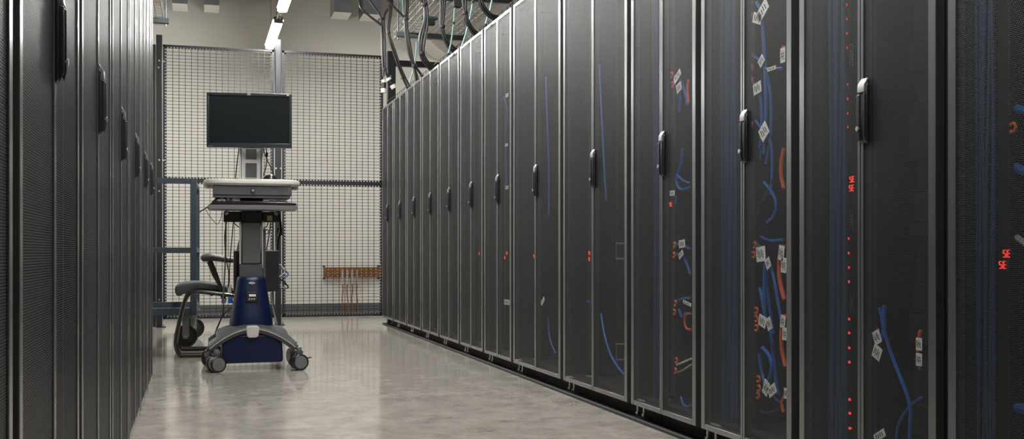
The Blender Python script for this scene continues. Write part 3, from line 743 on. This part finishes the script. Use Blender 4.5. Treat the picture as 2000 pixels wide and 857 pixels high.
def plug(label, p0, p1, Y):
    a = onY(*p0, Y); b = onY(*p1, Y); d = b - a
    t = thing('power_plug', label, 'plug', a, 0, 'white-ended plugs')
    MB().cyl((0, 0, 0), d * 0.22, 0.021, 16, 0.024).build('plug_collar', 'white', t, 0, True)
    MB().cyl(d * 0.22, d * 0.68, 0.0235, 16).build('plug_body', 'cable', t, 0, True)
    MB().cyl(d * 0.68, d, 0.026, 16).build('plug_nose', 'white', t, 0, True)
plug('upright black plug with white collar and nose, left of the hanging pair', (750, 156), (749.5, 181), 9.25)
plug('tilted black plug with white collar and nose, right of the hanging pair', (758, 152), (770, 172), 9.22)
hang('pair of black cables slanting down to the second rack from the fence', [
     [(762, -6), (760, 30), (757, 62), (766, 95), (778, 130), (788, 155), (797, 174, 0.0)],
     [(766, -6), (763, 30), (760, 64), (770, 95), (782, 130), (792, 153), (801, 170, 0.0)]], 8.75, ties=[(758.5, 64, 0.018), (786, 152, 0.016)], r=0.009)
hang('black cables crossing and falling to the third rack from the fence, tied twice', [
     [(752, -6), (768, 12), (782, 26), (790, 37), (796, 60), (802, 95), (808, 128), (813, 158)],
     [(796, -6), (796, 20), (795, 45), (797, 85), (805, 118), (815, 135), (826, 150)],
     [(793, -6), (793, 20), (791, 45), (794, 80), (799, 105), (808, 130), (817, 156)]], 8.25, ties=[(793, 37, 0.022), (809, 128, 0.02)], r=0.0095)
hang('thick black cable bundle with a gentle S bend, left of the teal cable', [
     [(818, -6), (826, 8), (832, 25), (829, 50), (823, 80), (823, 103), (832, 122), (845, 134)],
     [(832, -6), (833, 10), (835, 30), (834, 55), (829, 80), (827, 103), (835, 120), (849, 131)],
     [(826, -6), (829, 10), (829, 40), (820, 72), (820, 103), (828, 122), (841, 137)]], 7.55, ties=[(829, 9, 0.024), (824, 104, 0.021)], r=0.0095)
hang('black cable bundle falling straight then bending right onto the fifth rack', [
     [(861, -6), (861, 25), (861, 52), (867, 75), (876, 92), (888, 103)],
     [(869, -6), (867, 25), (865, 52), (870, 72), (880, 87), (893, 98)],
     [(865, -6), (864, 25), (862.5, 52), (868, 78), (880, 95), (891, 102)]], 6.95, ties=[(863.5, 52, 0.020)], r=0.0095)
hang('black cable bundle bending onto the sixth rack, above the teal cable', [
     [(904, -6), (905, 12), (908, 25), (911, 42), (920, 60), (929, 70)],
     [(910, -6), (909, 12), (910, 25), (915, 42), (924, 57), (933, 65)]], 6.35, ties=[(908.5, 25, 0.017)], r=0.009)
hang('black cable bundle arcing down at the top right of the hanging cables', [
     [(935, -6), (939, 10), (947, 23), (957, 33), (969, 38)],
     [(939, -6), (943, 8), (951, 20), (960, 29), (973, 33)]], 5.9, ties=(), r=0.009)
def teal(label, pts, Y, ties):
    P = [onY(x, y, Y) for x, y in pts]; o = P[-1].copy()
    t = thing('fibre_cable', label, 'cable', o, 0, 'teal fibre cables hanging from the tray')
    MB().tube([p - o for p in P], 0.0052, 8).build('cable', 'teal', t, 0, True)
    for (x, y) in ties:
        c = onY(x, y, Y) - o; MB().cyl(c + Vector((0, 0, -0.007)), c + Vector((0, 0, 0.007)), 0.010, 10).build('velcro_tie', 'ink', t, 0, True)
teal('teal cable in the middle hanging from a black clip', [(893, 2), (888, 18), (886, 45), (881, 82), (875, 108)], 6.9, [(885.5, 45), (875, 106)])
teal('teal cable right of the middle one', [(925, -6), (919, 30), (911, 62), (902, 90)], 6.5, [(923, 4)])
teal('teal cable farthest right', [(962, -6), (957, 20), (951, 38), (947, 52)], 5.95, [(948, 49)])
teal('faint teal cable at the far left end of the tray', [(786, -6), (788, 30), (789, 60)], 8.7, [(785, 47)])
teal('pale thin cable hanging below the strut near the third rack', [(814, 82), (812, 110), (809, 130), (800, 160)], 8.3, [])
for (p, Y, lb) in (((842, 42), 8.0, 'black clip with green tie on the tray mesh, lower one'), ((893, 6), 6.9, 'black clip with green tie on the tray mesh, upper one')):
    c = onY(p[0], p[1], Y)
    t = thing('cable_clip', lb, 'clip', (c.x, c.y, c.z), 0, 'black clips on the tray')
    MB().box((-0.028, -0.02, -0.03), (0.028, 0.02, 0.035)).build('clip_body', 'ink', t, 0.006)
    MB().box((-0.075, -0.022, 0.015), (0.05, 0.022, 0.032)).build('green_tie', 'green', t, 0.004)

# ---------------------------------------------------------------- trolley (blue-grey steel)
def caster(parent, x, y, r, fork_h, w=0.035, rot=0.0, names=('caster', 'wheel')):
    R = Matrix.Rotation(rot, 3, 'Z'); b = Vector((x, y, 0))
    def P(v): return b + R @ Vector(v)
    f = MB()
    for s in (-1, 1):
        vs = []
        for yy in (s * (w / 2 + 0.006), s * (w / 2 + 0.010)):
            for (u, z) in ((-0.023, fork_h), (0.023, fork_h), (0.023, r + 0.0), (0.014, r - 0.018), (-0.014, r - 0.018), (-0.023, r)):
                vs.append(P((u, yy, z)))
        f.add(vs, [(0,1,2,3,4,5), (11,10,9,8,7,6)] + [(i, (i + 1) % 6, (i + 1) % 6 + 6, i + 6) for i in range(6)])
    f.add([P(v) for v in ((-0.045,-w/2-0.02,fork_h-0.004),(0.045,-w/2-0.02,fork_h-0.004),(0.045,w/2+0.02,fork_h-0.004),(-0.045,w/2+0.02,fork_h-0.004),(-0.045,-w/2-0.02,fork_h+0.006),(0.045,-w/2-0.02,fork_h+0.006),(0.045,w/2+0.02,fork_h+0.006),(-0.045,w/2+0.02,fork_h+0.006))], [(0,3,2,1),(4,5,6,7),(0,1,5,4),(1,2,6,5),(2,3,7,6),(3,0,4,7)])
    fo = f.build('caster', 'hgrey', parent)
    wl = MB().sweep([P((0, v, r)) for v in (-w/2, -w/2 + 0.006, w/2 - 0.006, w/2)], [r - 0.006, r, r, r - 0.006], 28)
    wl.build('wheel', 'rubber', fo, 0, True)
    MB().cyl(P((0, -w/2 - 0.013, r)), P((0, w/2 + 0.013, r)), 0.008, 8).build('axle', 'chrome', fo)
    MB().sweep([P((0, -w/2 - 0.003, r)), P((0, -w/2, r))], [r * 0.55, r * 0.62], 24).build('hub', 'black', fo)
    return fo
tx = onY(384, 500, 7.62).x
t = thing('steel_trolley', 'blue-grey steel frame trolley on casters between the left racks and the chair', 'trolley', (tx, 7.62, 0), math.radians(-1.2))
TWD, TDP, pw = 0.62, 0.95, 0.042
zt, zm, zl = 1.152, 0.682, 0.222
for (x, y) in ((-pw, 0), (-TWD, 0), (-pw, TDP), (-TWD, TDP)):
    MB().box((x, y, zl), (x + pw, y + pw, zt)).build('upright', 'steelblue', t, 0.002)
for (za, zb_) in ((zt - 0.036, zt), (zm - 0.036, zm), (zl, zl + 0.05)):
    for y in ((0.003, TDP + 0.003) if za == zl else (0.003,)): MB().box((-TWD + pw, y, za), (-pw, y + pw - 0.006, zb_)).build('cross_rail', 'steelblue', t, 0.002)
    for x in (-pw + 0.003, -TWD + 0.003):
        if za == zt - 0.036 and False: continue
        MB().box((x, pw, za), (x + pw - 0.006, TDP, zb_)).build('side_rail', 'steelblue', t, 0.002)
for (x, y) in ((-0.072, 0.05), (-0.04, 0.86), (-TWD + 0.08, 0.05), (-TWD + 0.08, 0.86)):
    caster(t, x, y, 0.078, zl - 0.006, 0.034, 0.0)
MB().box((-0.012, 0.3, zl + 0.05), (-0.004, 0.42, zl + 0.09)).build('label_plate', 'galv', t)

# ---------------------------------------------------------------- chair
cy0 = 7.17
t = thing('cantilever_chair', 'grey upholstered chair on a bent dark metal tube frame, behind the medical cart', 'chair', (0.06, cy0, 0))
def cx_(px, Y=cy0): return onY(px, 500, Y).x - 0.06
def cz_(py, px=400, Y=cy0): return onY(px, py, Y).z
# seat cushion: side profile swept across the width
prof_t = []; 
top = [(340, 562), (345, 555), (360, 550.5), (385, 549), (410, 552), (435, 557), (456, 560)]
bot = [(456, 568), (435, 567), (410, 564), (385, 563), (368, 566), (358, 574), (350, 580), (342, 576)]
poly = [(cx_(x, 7.0), cz_(y, x, 7.0)) for x, y in top + bot]
def rounded_slab(poly, y0, y1, inset, name, mat, parent):
    n = len(poly); cxm = sum(p[0] for p in poly) / n; czm = sum(p[1] for p in poly) / n
    mb = MB(); vs = []; rings = ((y0, 0.82), (y0 + inset * 0.35, 0.95), (y0 + inset, 1.0), (y1 - inset, 1.0), (y1 - inset * 0.35, 0.95), (y1, 0.82))
    for (y, s) in rings:
        for (x, z) in poly:
            dx, dz = x - cxm, z - czm; k = 1 - (1 - s) * 0.35
            vs.append((cxm + dx * k, y, czm + dz * s))
    fs = [tuple(range(n))[::-1], tuple(range((len(rings) - 1) * n, len(rings) * n))]
    for r in range(len(rings) - 1):
        for i in range(n): fs.append((r * n + i, r * n + (i + 1) % n, (r + 1) * n + (i + 1) % n, (r + 1) * n + i))
    mb.add(vs, fs); o = mb.build(name, mat, parent, 0, True)
    m = o.modifiers.new('s', 'SUBSURF'); m.levels = 1; m.render_levels = 2
    return o
rounded_slab(poly, -0.225, 0.225, 0.05, 'seat', 'fabric', t)
# backrest: padded, seen nearly edge-on
bp = [(0.20, 0.62), (0.205, 0.70), (0.215, 0.80), (0.24, 0.865), (0.27, 0.86), (0.285, 0.80), (0.275, 0.70), (0.26, 0.60), (0.245, 0.54), (0.215, 0.54)]
bp = [(x - 0.030, z - 0.095) for x, z in bp]
rounded_slab(bp, -0.21, 0.21, 0.06, 'backrest', 'fabric', t)
for s in (-1, 1):
    yy = s * 0.235; Yp = cy0 + yy
    Y1 = 6.93
    def Q(px, py): return Vector((onY(px, py, Y1).x - 0.06, yy, onY(px, py, Y1).z))
    path = [Q(462, 578), Q(430, 574), Q(395, 570), Q(378, 571), Q(366, 578), Q(358, 598), Q(350, 630), Q(344, 660), Q(344, 678), Q(351, 692), Q(366, 698)]
    path = [Vector((p.x, yy, max(p.z, 0.014))) for p in path] + [Vector((0.14, yy, 0.0135)), Vector((0.30, yy, 0.0135))]
    MB().tube(path, 0.0135, 12, 5).build('frame_tube', 'tube', t, 0, True)
    # armrest support (two flat bars) and pad
    up = [Q(439, 588), Q(430, 560), Q(418, 526), Q(410, 508)]
    MB().sweep(up, 0.013, 8, 0.5).build('arm_support', 'tube', t, 0, True)
    up = [Q(430, 555), Q(421, 540), Q(410, 512)]
    MB().sweep([p + Vector((-0.006, s * 0.012, 0)) for p in up], 0.010, 8, 0.5).build('arm_brace', 'tube', t, 0, True)
    pad = spline([Q(394, 508), Q(400, 504), Q(412, 502), Q(432, 505), Q(456, 508)], 5)
    rs = [0.012 + 0.012 * min(1, i / 4) - (0.008 * max(0, i - 10) / 10) for i in range(len(pad))]
    MB().sweep(pad, rs, 14, 1.35).build('armrest', 'armpad', t, 0, True)
    MB().tube([Q(458, 580), Q(478, 560) , Vector((0.255, yy * 0.8, 0.52)), Vector((0.28, yy * 0.7, 0.66))], 0.010, 8).build('back_tube', 'tube', t, 0, True)
for xx in (0.02, 0.20): MB().cyl((xx, -0.235, cz_(575, 430, 6.93)), (xx, 0.235, cz_(575, 430, 6.93)), 0.010, 10).build('seat_crossbar', 'tube', t)
MB().box((0.02, -0.19, cz_(572, 430, 7)), (0.22, 0.19, cz_(568, 430, 7) + 0.006)).build('seat_pan', 'tube', t, 0.004)

# ---------------------------------------------------------------- medical computer cart
KX, KY = 0.285, 6.22
t = thing('computer_cart', 'blue and grey medical computer cart on four casters in the aisle', 'computer cart', (KX, KY, 0))
def lx(px, Y): return onY(px, 500, Y).x - KX
def lz(py, Y, px=490): return onY(px, py, Y).z
# casters: twin wheel
def twin(x, y, rot):
    R = Matrix.Rotation(rot, 3, 'Z'); b = Vector((x, y, 0)); r = 0.045
    def P(v): return b + R @ Vector(v)
    hood = MB(); pts = []
    hood.sweep([P((0, -0.010, r + 0.003)), P((0, 0.010, r + 0.003))], r * 0.92, 20)
    h = hood.build('caster', 'dgrey', t, 0, True)
    for s in (-1, 1):
        MB().sweep([P((0, s * 0.012, r)), P((0, s * 0.016, r)), P((0, s * 0.032, r)), P((0, s * 0.037, r))], [r * 0.93, r, r, r * 0.86], 28).build('wheel', 'rubber', h, 0, True)
        MB().sweep([P((0, s * 0.036, r)), P((0, s * 0.0385, r))], [r * 0.80, r * 0.76], 24).build('hub_cap', 'mgrey', h, 0, True)
    MB().cyl(P((0, 0, 2 * r - 0.012)), P((0, 0, 0.125)), 0.014, 14).build('stem', 'mgrey', h, 0, True)
    MB().cyl(P((0, 0, 0.092)), P((0, 0, 0.106)), 0.022, 16).build('stem_collar', 'dgrey', h, 0, True)
    lev = MB(); lev.add([P(v) for v in ((0.03,-0.012,0.058),(0.07,-0.010,0.064),(0.07,0.010,0.064),(0.03,0.012,0.058),(0.03,-0.012,0.066),(0.07,-0.010,0.069),(0.07,0.010,0.069),(0.03,0.012,0.066))], [(0,3,2,1),(4,5,6,7),(0,1,5,4),(1,2,6,5),(2,3,7,6),(3,0,4,7)])
    lev.build('brake_lever', 'rubber', h, 0.002)
YFc = 6.02
twin(lx(422, YFc), YFc - KY, math.radians(22)); twin(lx(584, YFc), YFc - KY, math.radians(12))
twin(lx(411, 6.40), 6.40 - KY, math.radians(60)); twin(lx(575, 6.40), 6.40 - KY, math.radians(-75))
# base: arched cross with four legs
nx, ny = 24, 12; gx, gy = 0.235, 0.205
bm = bmesh.new(); grid = {}
def ztop(u, v):
    a = abs(u)
    return 0.238 - 0.108 * a ** 1.9 + (1 - v * v) * (0.022 + 0.045 * a * a * (1 - max(0, a - 0.7) * 1.2))
for i in range(nx + 1):
    for j in range(ny + 1):
        u = -1 + 2 * i / nx; v = -1 + 2 * j / ny
        grid[i, j] = bm.verts.new((u * gx, v * (gy * (0.86 + 0.14 * abs(u))), ztop(u, v)))
for i in range(nx):
    for j in range(ny):
        u = abs(-1 + 2 * (i + 0.5) / nx); v = abs(-1 + 2 * (j + 0.5) / ny)
        if v < 0.62 and u > 0.78 + 0.2 * (v ** 2) : continue
        if v < 0.5 and u < 0.2: continue
        bm.faces.new((grid[i, j], grid[i + 1, j], grid[i + 1, j + 1], grid[i, j + 1]))
for v in [v for v in bm.verts if not v.link_faces]: bm.verts.remove(v)
me = bpy.data.meshes.new('base_cover'); bm.to_mesh(me); bm.free(); me.materials.append(M_['dgrey'])
o = bpy.data.objects.new('base_cover', me); C.objects.link(o); o.parent = t; me.shade_smooth()
m = o.modifiers.new('sol', 'SOLIDIFY'); m.thickness = 0.034; m.offset = -1
m = o.modifiers.new('bev', 'BEVEL'); m.width = 0.008; m.segments = 3; m.limit_method = 'ANGLE'; m.angle_limit = math.radians(50)
me.set_sharp_from_angle(angle=math.radians(180))
pip = []
for i in range(25):
    u = -0.97 + 1.94 * i / 24; pip.append((u * gx, -(gy * (0.86 + 0.14 * abs(u))) - 0.0015, ztop(u, -1) - 0.010))
MB().sweep(pip, 0.0028, 6).build('silver_trim_line', 'alu', o, 0, True)
bd = MB(); fy = -gy * 0.86
poly = [(-0.036, 0.262), (-0.026, 0.272), (0.026, 0.272), (0.036, 0.262), (0.030, 0.214), (0.018, 0.207), (-0.018, 0.207), (-0.030, 0.214)]
bd.prism([(x, z - 0.026) for x, z in poly], 'y', fy - 0.012, fy + 0.03)
bdo = bd.build('front_badge', 'lgrey', t, 0.005); bdo['label'] = 'light grey rounded badge'
# battery box
poly = [(-0.165, 0.052), (-0.155, 0.042), (0.155, 0.042), (0.165, 0.052), (0.160, 0.150), (0.10, 0.195), (-0.10, 0.195), (-0.160, 0.150)]
MB().prism(poly, 'y', -0.165, 0.165).build('battery_box', 'navy', t, 0.012, seg=4)
# shroud: tapered loft
def loft(name, mat, rings, n=32, parent=t, e=4.0, cap=True):
    vs = []
    for (z, rx, ry, oy) in rings:
        for k in range(n):
            a = 2 * math.pi * k / n; c_, s_ = math.cos(a), math.sin(a)
            f = (abs(c_) ** e + abs(s_) ** e) ** (-1 / e)
            vs.append((rx * c_ * f, oy + ry * s_ * f, z))
    fs = [(r * n + k, r * n + (k + 1) % n, (r + 1) * n + (k + 1) % n, (r + 1) * n + k) for r in range(len(rings) - 1) for k in range(n)]
    fs.append(tuple(range(n))[::-1]); fs.append(tuple(range((len(rings) - 1) * n, len(rings) * n)))
    return MB().add(vs, fs).build(name, mat, parent, 0, True)
loft('shroud', 'navy', [(0.245, 0.118, 0.115, 0), (0.252, 0.118, 0.115, 0), (0.30, 0.112, 0.108, 0), (0.40, 0.094, 0.094, 0), (0.49, 0.079, 0.082, 0), (0.505, 0.076, 0.08, 0), (0.511, 0.070, 0.074, 0)], e=3.2)
MB().sweep([(0, -0.084, 0.478), (0, -0.0785 - 0.010, 0.478)], 0.0095, 20).build('oval_badge', 'alu', t, 0, True)
t_b = [o for o in C.objects if o.name.startswith('oval_badge')][0]; t_b.scale = (1.9, 1, 0.7); t_b.location = (0, 0, 0.478 * 0.3)
pl = MB().box((-0.031, -0.108, 0.372), (0.031, -0.088, 0.430)).build('meter_panel', 'black', t, 0.004); pl.rotation_euler = (0, 0, 0)
MB().box((-0.016, -0.110, 0.404), (0.020, -0.108, 0.416)).build('panel_label', 'tag', pl)
for k in range(3): MB().box((-0.018 + k * 0.013, -0.1095, 0.386), (-0.010 + k * 0.013, -0.108, 0.394)).build('panel_button', 'alu', pl)
# column
MB().box((-0.064, -0.045, 0.50), (0.060, 0.045, 0.585)).build('column_foot', 'dgrey', t, 0.004)
MB().box((-0.052, -0.055, 0.585), (0.050, 0.045, 0.815)).build('column_cover', 'colgrey', t, 0.006)
for s in (-1, 1): MB().box((s * 0.060 - 0.004, -0.040, 0.56), (s * 0.060 + 0.004, 0.05, 1.24)).build('column_rail', 'alu', t, 0.001)
MB().box((0.062, -0.01, 0.50), (0.080, 0.05, 0.78)).build('column_side', 'dgrey', t, 0.003)
MB().box((-0.03, -0.050, 0.80), (0.028, 0.0, 0.965)).build('tray_stem', 'black', t)
MB().box((-0.056, 0.0, 0.80), (0.056, 0.05, 1.02)).build('inner_column', 'alu', t)
# black bar under the tray
MB().box((-0.150, -0.04, 0.818), (0.155, 0.06, 0.876)).build('under_tray_box', 'black', t, 0.003)
MB().box((0.085, -0.0415, 0.826), (0.113, -0.04, 0.854)).build('rating_label', 'yellow', t)
for s in (-1, 1): MB().cyl((s * 0.145, -0.05, 0.862), (s * 0.128, -0.05, 0.872), 0.012, 8).build('knob', 'hgrey', t)
# keyboard tray
poly = [(-0.238, 0.893), (-0.225, 0.904), (0.238, 0.904), (0.238, 0.880), (-0.225, 0.880)]
MB().prism(poly, 'y', -0.225, 0.02).build('keyboard_tray', 'mgrey', t, 0.002)
# drawer
dr = MB().box((-0.208, -0.215, 0.958), (0.206, 0.10, 1.010)).build('drawer', 'dgrey', t, 0.004)
MB().box((-0.198, -0.205, 0.944), (0.200, 0.09, 0.958)).build('drawer_base', 'mgrey', t, 0.002)
MB().cyl((0.0, -0.222, 0.984), (0.0, -0.214, 0.984), 0.0125, 20).build('lock_ring', 'black', dr, 0, True)
MB().cyl((0.0, -0.224, 0.984), (0.0, -0.221, 0.984), 0.0075, 16).build('lock_core', 'chrome', dr, 0, True)
# work surface with rounded ends
def surf(z, hx, y0, y1, rr=0.10, n=8):
    pts = []
    for (cx2, cy2, a0) in ((hx - rr, y1 - rr, 0), (-hx + rr, y1 - rr, 90), (-hx + rr, y0 + rr, 180), (hx - rr, y0 + rr, 270)):
        for k in range(n + 1):
            a = math.radians(a0 + 90 * k / n); pts.append((cx2 + rr * math.cos(a), cy2 + rr * math.sin(a), z))
    return pts
vs = []; rings = [(1.010, 0.235), (1.012, 0.250), (1.022, 0.2585), (1.034, 0.2585), (1.043, 0.254), (1.046, 0.244)]
for (z, hx) in rings: vs += surf(z, hx, -0.235 + (0.2585 - hx), 0.20 - (0.2585 - hx))
n = len(surf(0, 1, -1, 1)); fs = [(r * n + k, r * n + (k + 1) % n, (r + 1) * n + (k + 1) % n, (r + 1) * n + k) for r in range(len(rings) - 1) for k in range(n)]
fs += [tuple(range(n))[::-1], tuple(range((len(rings) - 1) * n, len(rings) * n))]
ws = MB().add(vs, fs).build('work_surface', 'lgrey', t, 0, True)
for s in (-1, 1):
    for k in range(4):
        x = s * (0.222 + 0.008 * k); MB().box((x - 0.0018, -0.17, 1.000), (x + 0.0018, 0.0, 1.012)).build('grip_rib', 'lgrey', ws)
# monitor support
for s in (-1, 1): MB().box((s * 0.042 - 0.012, 0.0, 1.046), (s * 0.042 + 0.012, 0.03, 1.25)).build('mast_rail', 'alu', t, 0.002)
for s in (-1, 1): MB().box((s * 0.0575 - 0.0025, -0.005, 1.046), (s * 0.0575 + 0.0025, 0.03, 1.235)).build('mast_edge', 'dgrey', t)
MB().box((-0.032, 0.008, 1.046), (0.032, 0.025, 1.25)).build('mast_insert', 'colgrey', t)
for z in (1.150, 1.064): MB().box((-0.032, 0.0, z), (0.032, 0.02, z + (0.020 if z > 1.1 else 0.004))).build('mast_crossbar', 'alu', t)
# computer box behind the column
MB().box((-0.092, 0.075, 0.425), (0.155, 0.165, 0.655)).build('computer_box', 'black', t, 0.003)
MB().box((-0.092, 0.075, 0.655), (0.155, 0.165, 0.659)).build('computer_box_lid', 'alu', t)
MB().sweep([Vector((0.083 + 0.013 * math.cos(a), 0.0, 0.765 + 0.013 * math.sin(a))) for a in [math.radians(k * 30) for k in range(13)]], 0.003, 6).build('cable_ring', 'mgrey', t, 0, True)

# monitor: its own thing, fixed on the mast
Ym = 6.10
c = onY(487.5, 235, Ym)
mo = thing('monitor', 'black flat monitor, switched off, on top of the medical cart', 'monitor', (c.x, Ym, 0), math.radians(-8.0))
zb_, zt_ = onY(487, 288.5, Ym).z, onY(487, 182.5, Ym).z; hw = 0.2285
bz = MB(); bwd = 0.014; lb_ = 0.024
bz.box((-hw, -0.018, zt_ - 0.016), (hw, 0.018, zt_)); bz.box((-hw, -0.018, zb_), (hw, 0.018, zb_ + lb_))
bz.box((-hw, -0.018, zb_ + lb_), (-hw + bwd, 0.018, zt_ - 0.016)); bz.box((hw - bwd, -0.018, zb_ + lb_), (hw, 0.018, zt_ - 0.016))
bz.box((-hw + 0.005, 0.0, zb_ + 0.005), (hw - 0.005, 0.030, zt_ - 0.005))
bz.build('bezel', 'bezel', mo, 0.003)
MB().box((-hw + bwd, -0.012, zb_ + lb_), (hw - bwd, 0.0, zt_ - 0.016)).build('screen', 'screen', mo)
MB().box((-0.10, 0.030, zb_ + 0.06), (0.10, 0.06, zt_ - 0.08)).build('rear_housing', 'bezel', mo, 0.006)
MB().box((-0.05, 0.058, zb_ + 0.0), (0.05, 0.075, zb_ + 0.18)).build('mount_plate', 'alu', mo, 0.002)
lg = MB().box((-0.010, -0.0195, zt_ - 0.0125), (0.006, -0.018, zt_ - 0.0025)).build('maker_badge', 'alu', mo)
text_mesh('badge_lettering', 'hp', 0.010, 'ink', lg, (-0.002, -0.0198, zt_ - 0.0078), (math.pi / 2, 0, 0), 0.0001)
MB().box((hw - 0.026, -0.0195, zt_ - 0.012), (hw - 0.014, -0.018, zt_ - 0.004)).build('corner_badge', 'alu', mo)
MB().box((-hw + 0.008, -0.0188, zb_ + 0.004), (-hw + 0.038, -0.018, zb_ + 0.007)).build('faint_marking', 'mgrey', mo)
for k, x in enumerate((-0.04, -0.012, 0.0, 0.012, 0.024, 0.042)): MB().cyl((x, -0.004, zb_ - 0.002), (x, -0.004, zb_ + 0.001), 0.0035, 6).build('button', 'chrome' if k in (0, 5) else 'bezel', mo)

# things on the cart
pts = []
mou = MB(); n = 14; vs = []; Y0m = 6.12; mc = onY(528, 347, Y0m); 
mth = thing('computer_mouse', 'dark glossy mouse lying on the cart\'s white work surface', 'mouse', (mc.x, Y0m - 0.02, 1.046))
mb = MB(); rings = []
for k in range(7):
    a = math.radians(k * 15); rings.append((0.034 * math.sin(a) , math.cos(a)))
vs = []
for (z, s) in rings:
    for q in range(20):
        a = 2 * math.pi * q / 20; vs.append((0.043 * max(s, 0.05) * math.cos(a), 0.032 * max(s, 0.05) * math.sin(a), z))
fs = [(r * 20 + k, r * 20 + (k + 1) % 20, (r + 1) * 20 + (k + 1) % 20, (r + 1) * 20 + k) for r in range(6) for k in range(20)]
fs += [tuple(range(20))[::-1], tuple(range(120, 140))]
mb.add(vs, fs).build('mouse_shell', 'screen', mth, 0, True)
kb = thing('keyboard', 'dark maroon keyboard lying on the grey tray of the cart', 'keyboard', (KX, KY - 0.11, 0.904))
kp = [(-0.215, 0.0), (-0.222, 0.010), (-0.20, 0.016), (0.0, 0.021), (0.17, 0.019), (0.232, 0.013), (0.236, 0.004), (0.22, 0.0)]
MB().prism(kp, 'y', -0.10, 0.06).build('keyboard_body', 'maroon', kb, 0.003)
kk = MB()
for r in range(5):
    for c_ in range(15): kk.box((-0.20 + c_ * 0.026, -0.08 + r * 0.025, 0.017), (-0.178 + c_ * 0.026, -0.059 + r * 0.025, 0.025))
kk.build('keys', 'ink', kb)['kind'] = 'stuff'

# loose cables on and around the cart
def ccable(label, pts, r, mat='cable', Y=6.25, extra=None, name='computer_cable'):
    P = [onY(p[0], p[1], Y + (p[2] if len(p) > 2 else 0)) for p in pts]; o = P[0].copy()
    t2 = thing(name, label, 'cable', o, 0, 'loose cables on the medical cart')
    MB().tube([p - o for p in P], r, 8, 6).build('cable', mat, t2, 0, True)
    if extra: extra(t2, o)
    return t2
ccable('black cable dropping from the left side of the monitor', [(467, 288), (464, 310), (460, 348)], 0.003)
ccable('black cable curving from the right side of the monitor to the mouse', [(520, 289), (521, 312), (518, 332), (512, 347)], 0.003, extra=lambda t2, o: MB().cyl(onY(521, 298, 6.23) - o, onY(521, 306, 6.23) - o, 0.007, 10).build('ferrite', 'cable', t2))
ccable('black cable slanting right behind the work surface', [(512, 289), (520, 308), (533, 336), (535, 348)], 0.003, Y=6.42, extra=lambda t2, o: MB().cyl(onY(511, 288, 6.40) - o, onY(515, 295, 6.40) - o, 0.008, 10).build('cable_plug', 'cable', t2))
ccable('grey cable hanging straight on the left of the cart column', [(441, 432), (441, 470), (440, 510), (438, 550), (436, 585)], 0.0045, 'mgrey', Y=6.30)
ccable('dark blue cable hanging left of the column, outer strand', [(443, 430), (439, 460), (441, 500), (448, 540), (446, 560)], 0.0028, Y=6.28)
ccable('dark blue cable hanging left of the column, inner strand', [(456, 430), (453, 465), (450, 500), (448, 535), (447, 555)], 0.0028, Y=6.26)
ccable('thin black cable looping beside the seat', [(461, 510), (457, 540), (458, 565), (452, 580), (447, 588)], 0.0028, Y=6.32)
ccable('black cable bowing from the blue plug down to the cart base', [(437, 588), (436, 610), (430, 628), (421, 648)], 0.003, Y=6.34)
ccable('black cable bowing from the shroud down to the cart base', [(460, 596), (450, 602), (436, 615), (426, 635), (420, 650)], 0.0035, Y=6.34)
ccable('thin wire hanging from the left end of the keyboard tray', [(402, 409), (408, 420), (423, 437), (430, 430), (434, 412)], 0.0016, Y=6.05)
ccable('black lead reaching left from the tray end', [(388, 415), (396, 410), (404, 405), (412, 398), (424, 390)], 0.0032, Y=6.03)
ccable('black cable tangle between drawer and tray, left', [(414, 395), (424, 388), (438, 386), (446, 394), (452, 386)], 0.004, Y=6.08)
ccable('blue cable between drawer and tray, left', [(452, 393), (456, 386), (459, 384)], 0.005, 'blue', Y=6.30)
ccable('blue cable between drawer and tray, right', [(523, 384), (526, 390), (528, 394)], 0.005, 'blue', Y=6.30)
ccable('black cable arching under the tray box, right', [(515, 446), (522, 440), (524, 428)], 0.003, Y=6.30)
ccable('black cable arching under the tray box, left', [(470, 446), (460, 438), (454, 430)], 0.003, Y=6.30)
ccable('thin black cable right of the column', [(529, 428), (526, 455), (520, 490)], 0.003, Y=6.34)
ccable('bundle of black leads at the right of the under-tray box', [(541, 404), (546, 425), (548, 450), (543, 468), (542, 490)], 0.008, Y=6.36)
ccable('pale adapter lead hanging above the computer box', [(548, 440), (544, 458), (541, 474), (540, 490)], 0.0045, 'lgrey', Y=6.38)
ccable('blue and white leads plugged into the side of the computer box', [(545, 522), (555, 526), (563, 536), (556, 541), (545, 539)], 0.0035, 'blue', Y=6.36)
ccable('black plug leads low on the side of the computer box', [(545, 545), (552, 548), (560, 556), (562, 562), (547, 562)], 0.0045, Y=6.36)
ccable('white lead with a white plug on the computer box side', [(545, 516), (549, 518), (556, 530), (546, 540)], 0.003, 'white', Y=6.35)
ccable('pale cable hanging behind the blue shroud, right', [(531, 573), (533, 600), (538, 620), (541, 633)], 0.0035, 'alu', Y=6.40)
def adapter(lb, px, py, w, h, mat, Y):
    c = onY(px, py, Y); o = MB().cb(c, (w, 0.02, h)).build('plug_adapter', mat, None, 0.003); tag(recentre(o), lb, 'adapter', 'adapters hanging among the cart cables')
adapter('bright blue connector hanging left of the shroud', 450, 586, 0.026, 0.034, 'blue', 6.30)
adapter('white adapter block hanging above the blue connector', 448, 563, 0.022, 0.05, 'lgrey', 6.31)
adapter('grey cylinder connector by the chair frame', 437, 588, 0.024, 0.024, 'mgrey', 6.33)
adapter('black adapter among leads above the computer box', 546, 452, 0.03, 0.045, 'ink', 6.39)
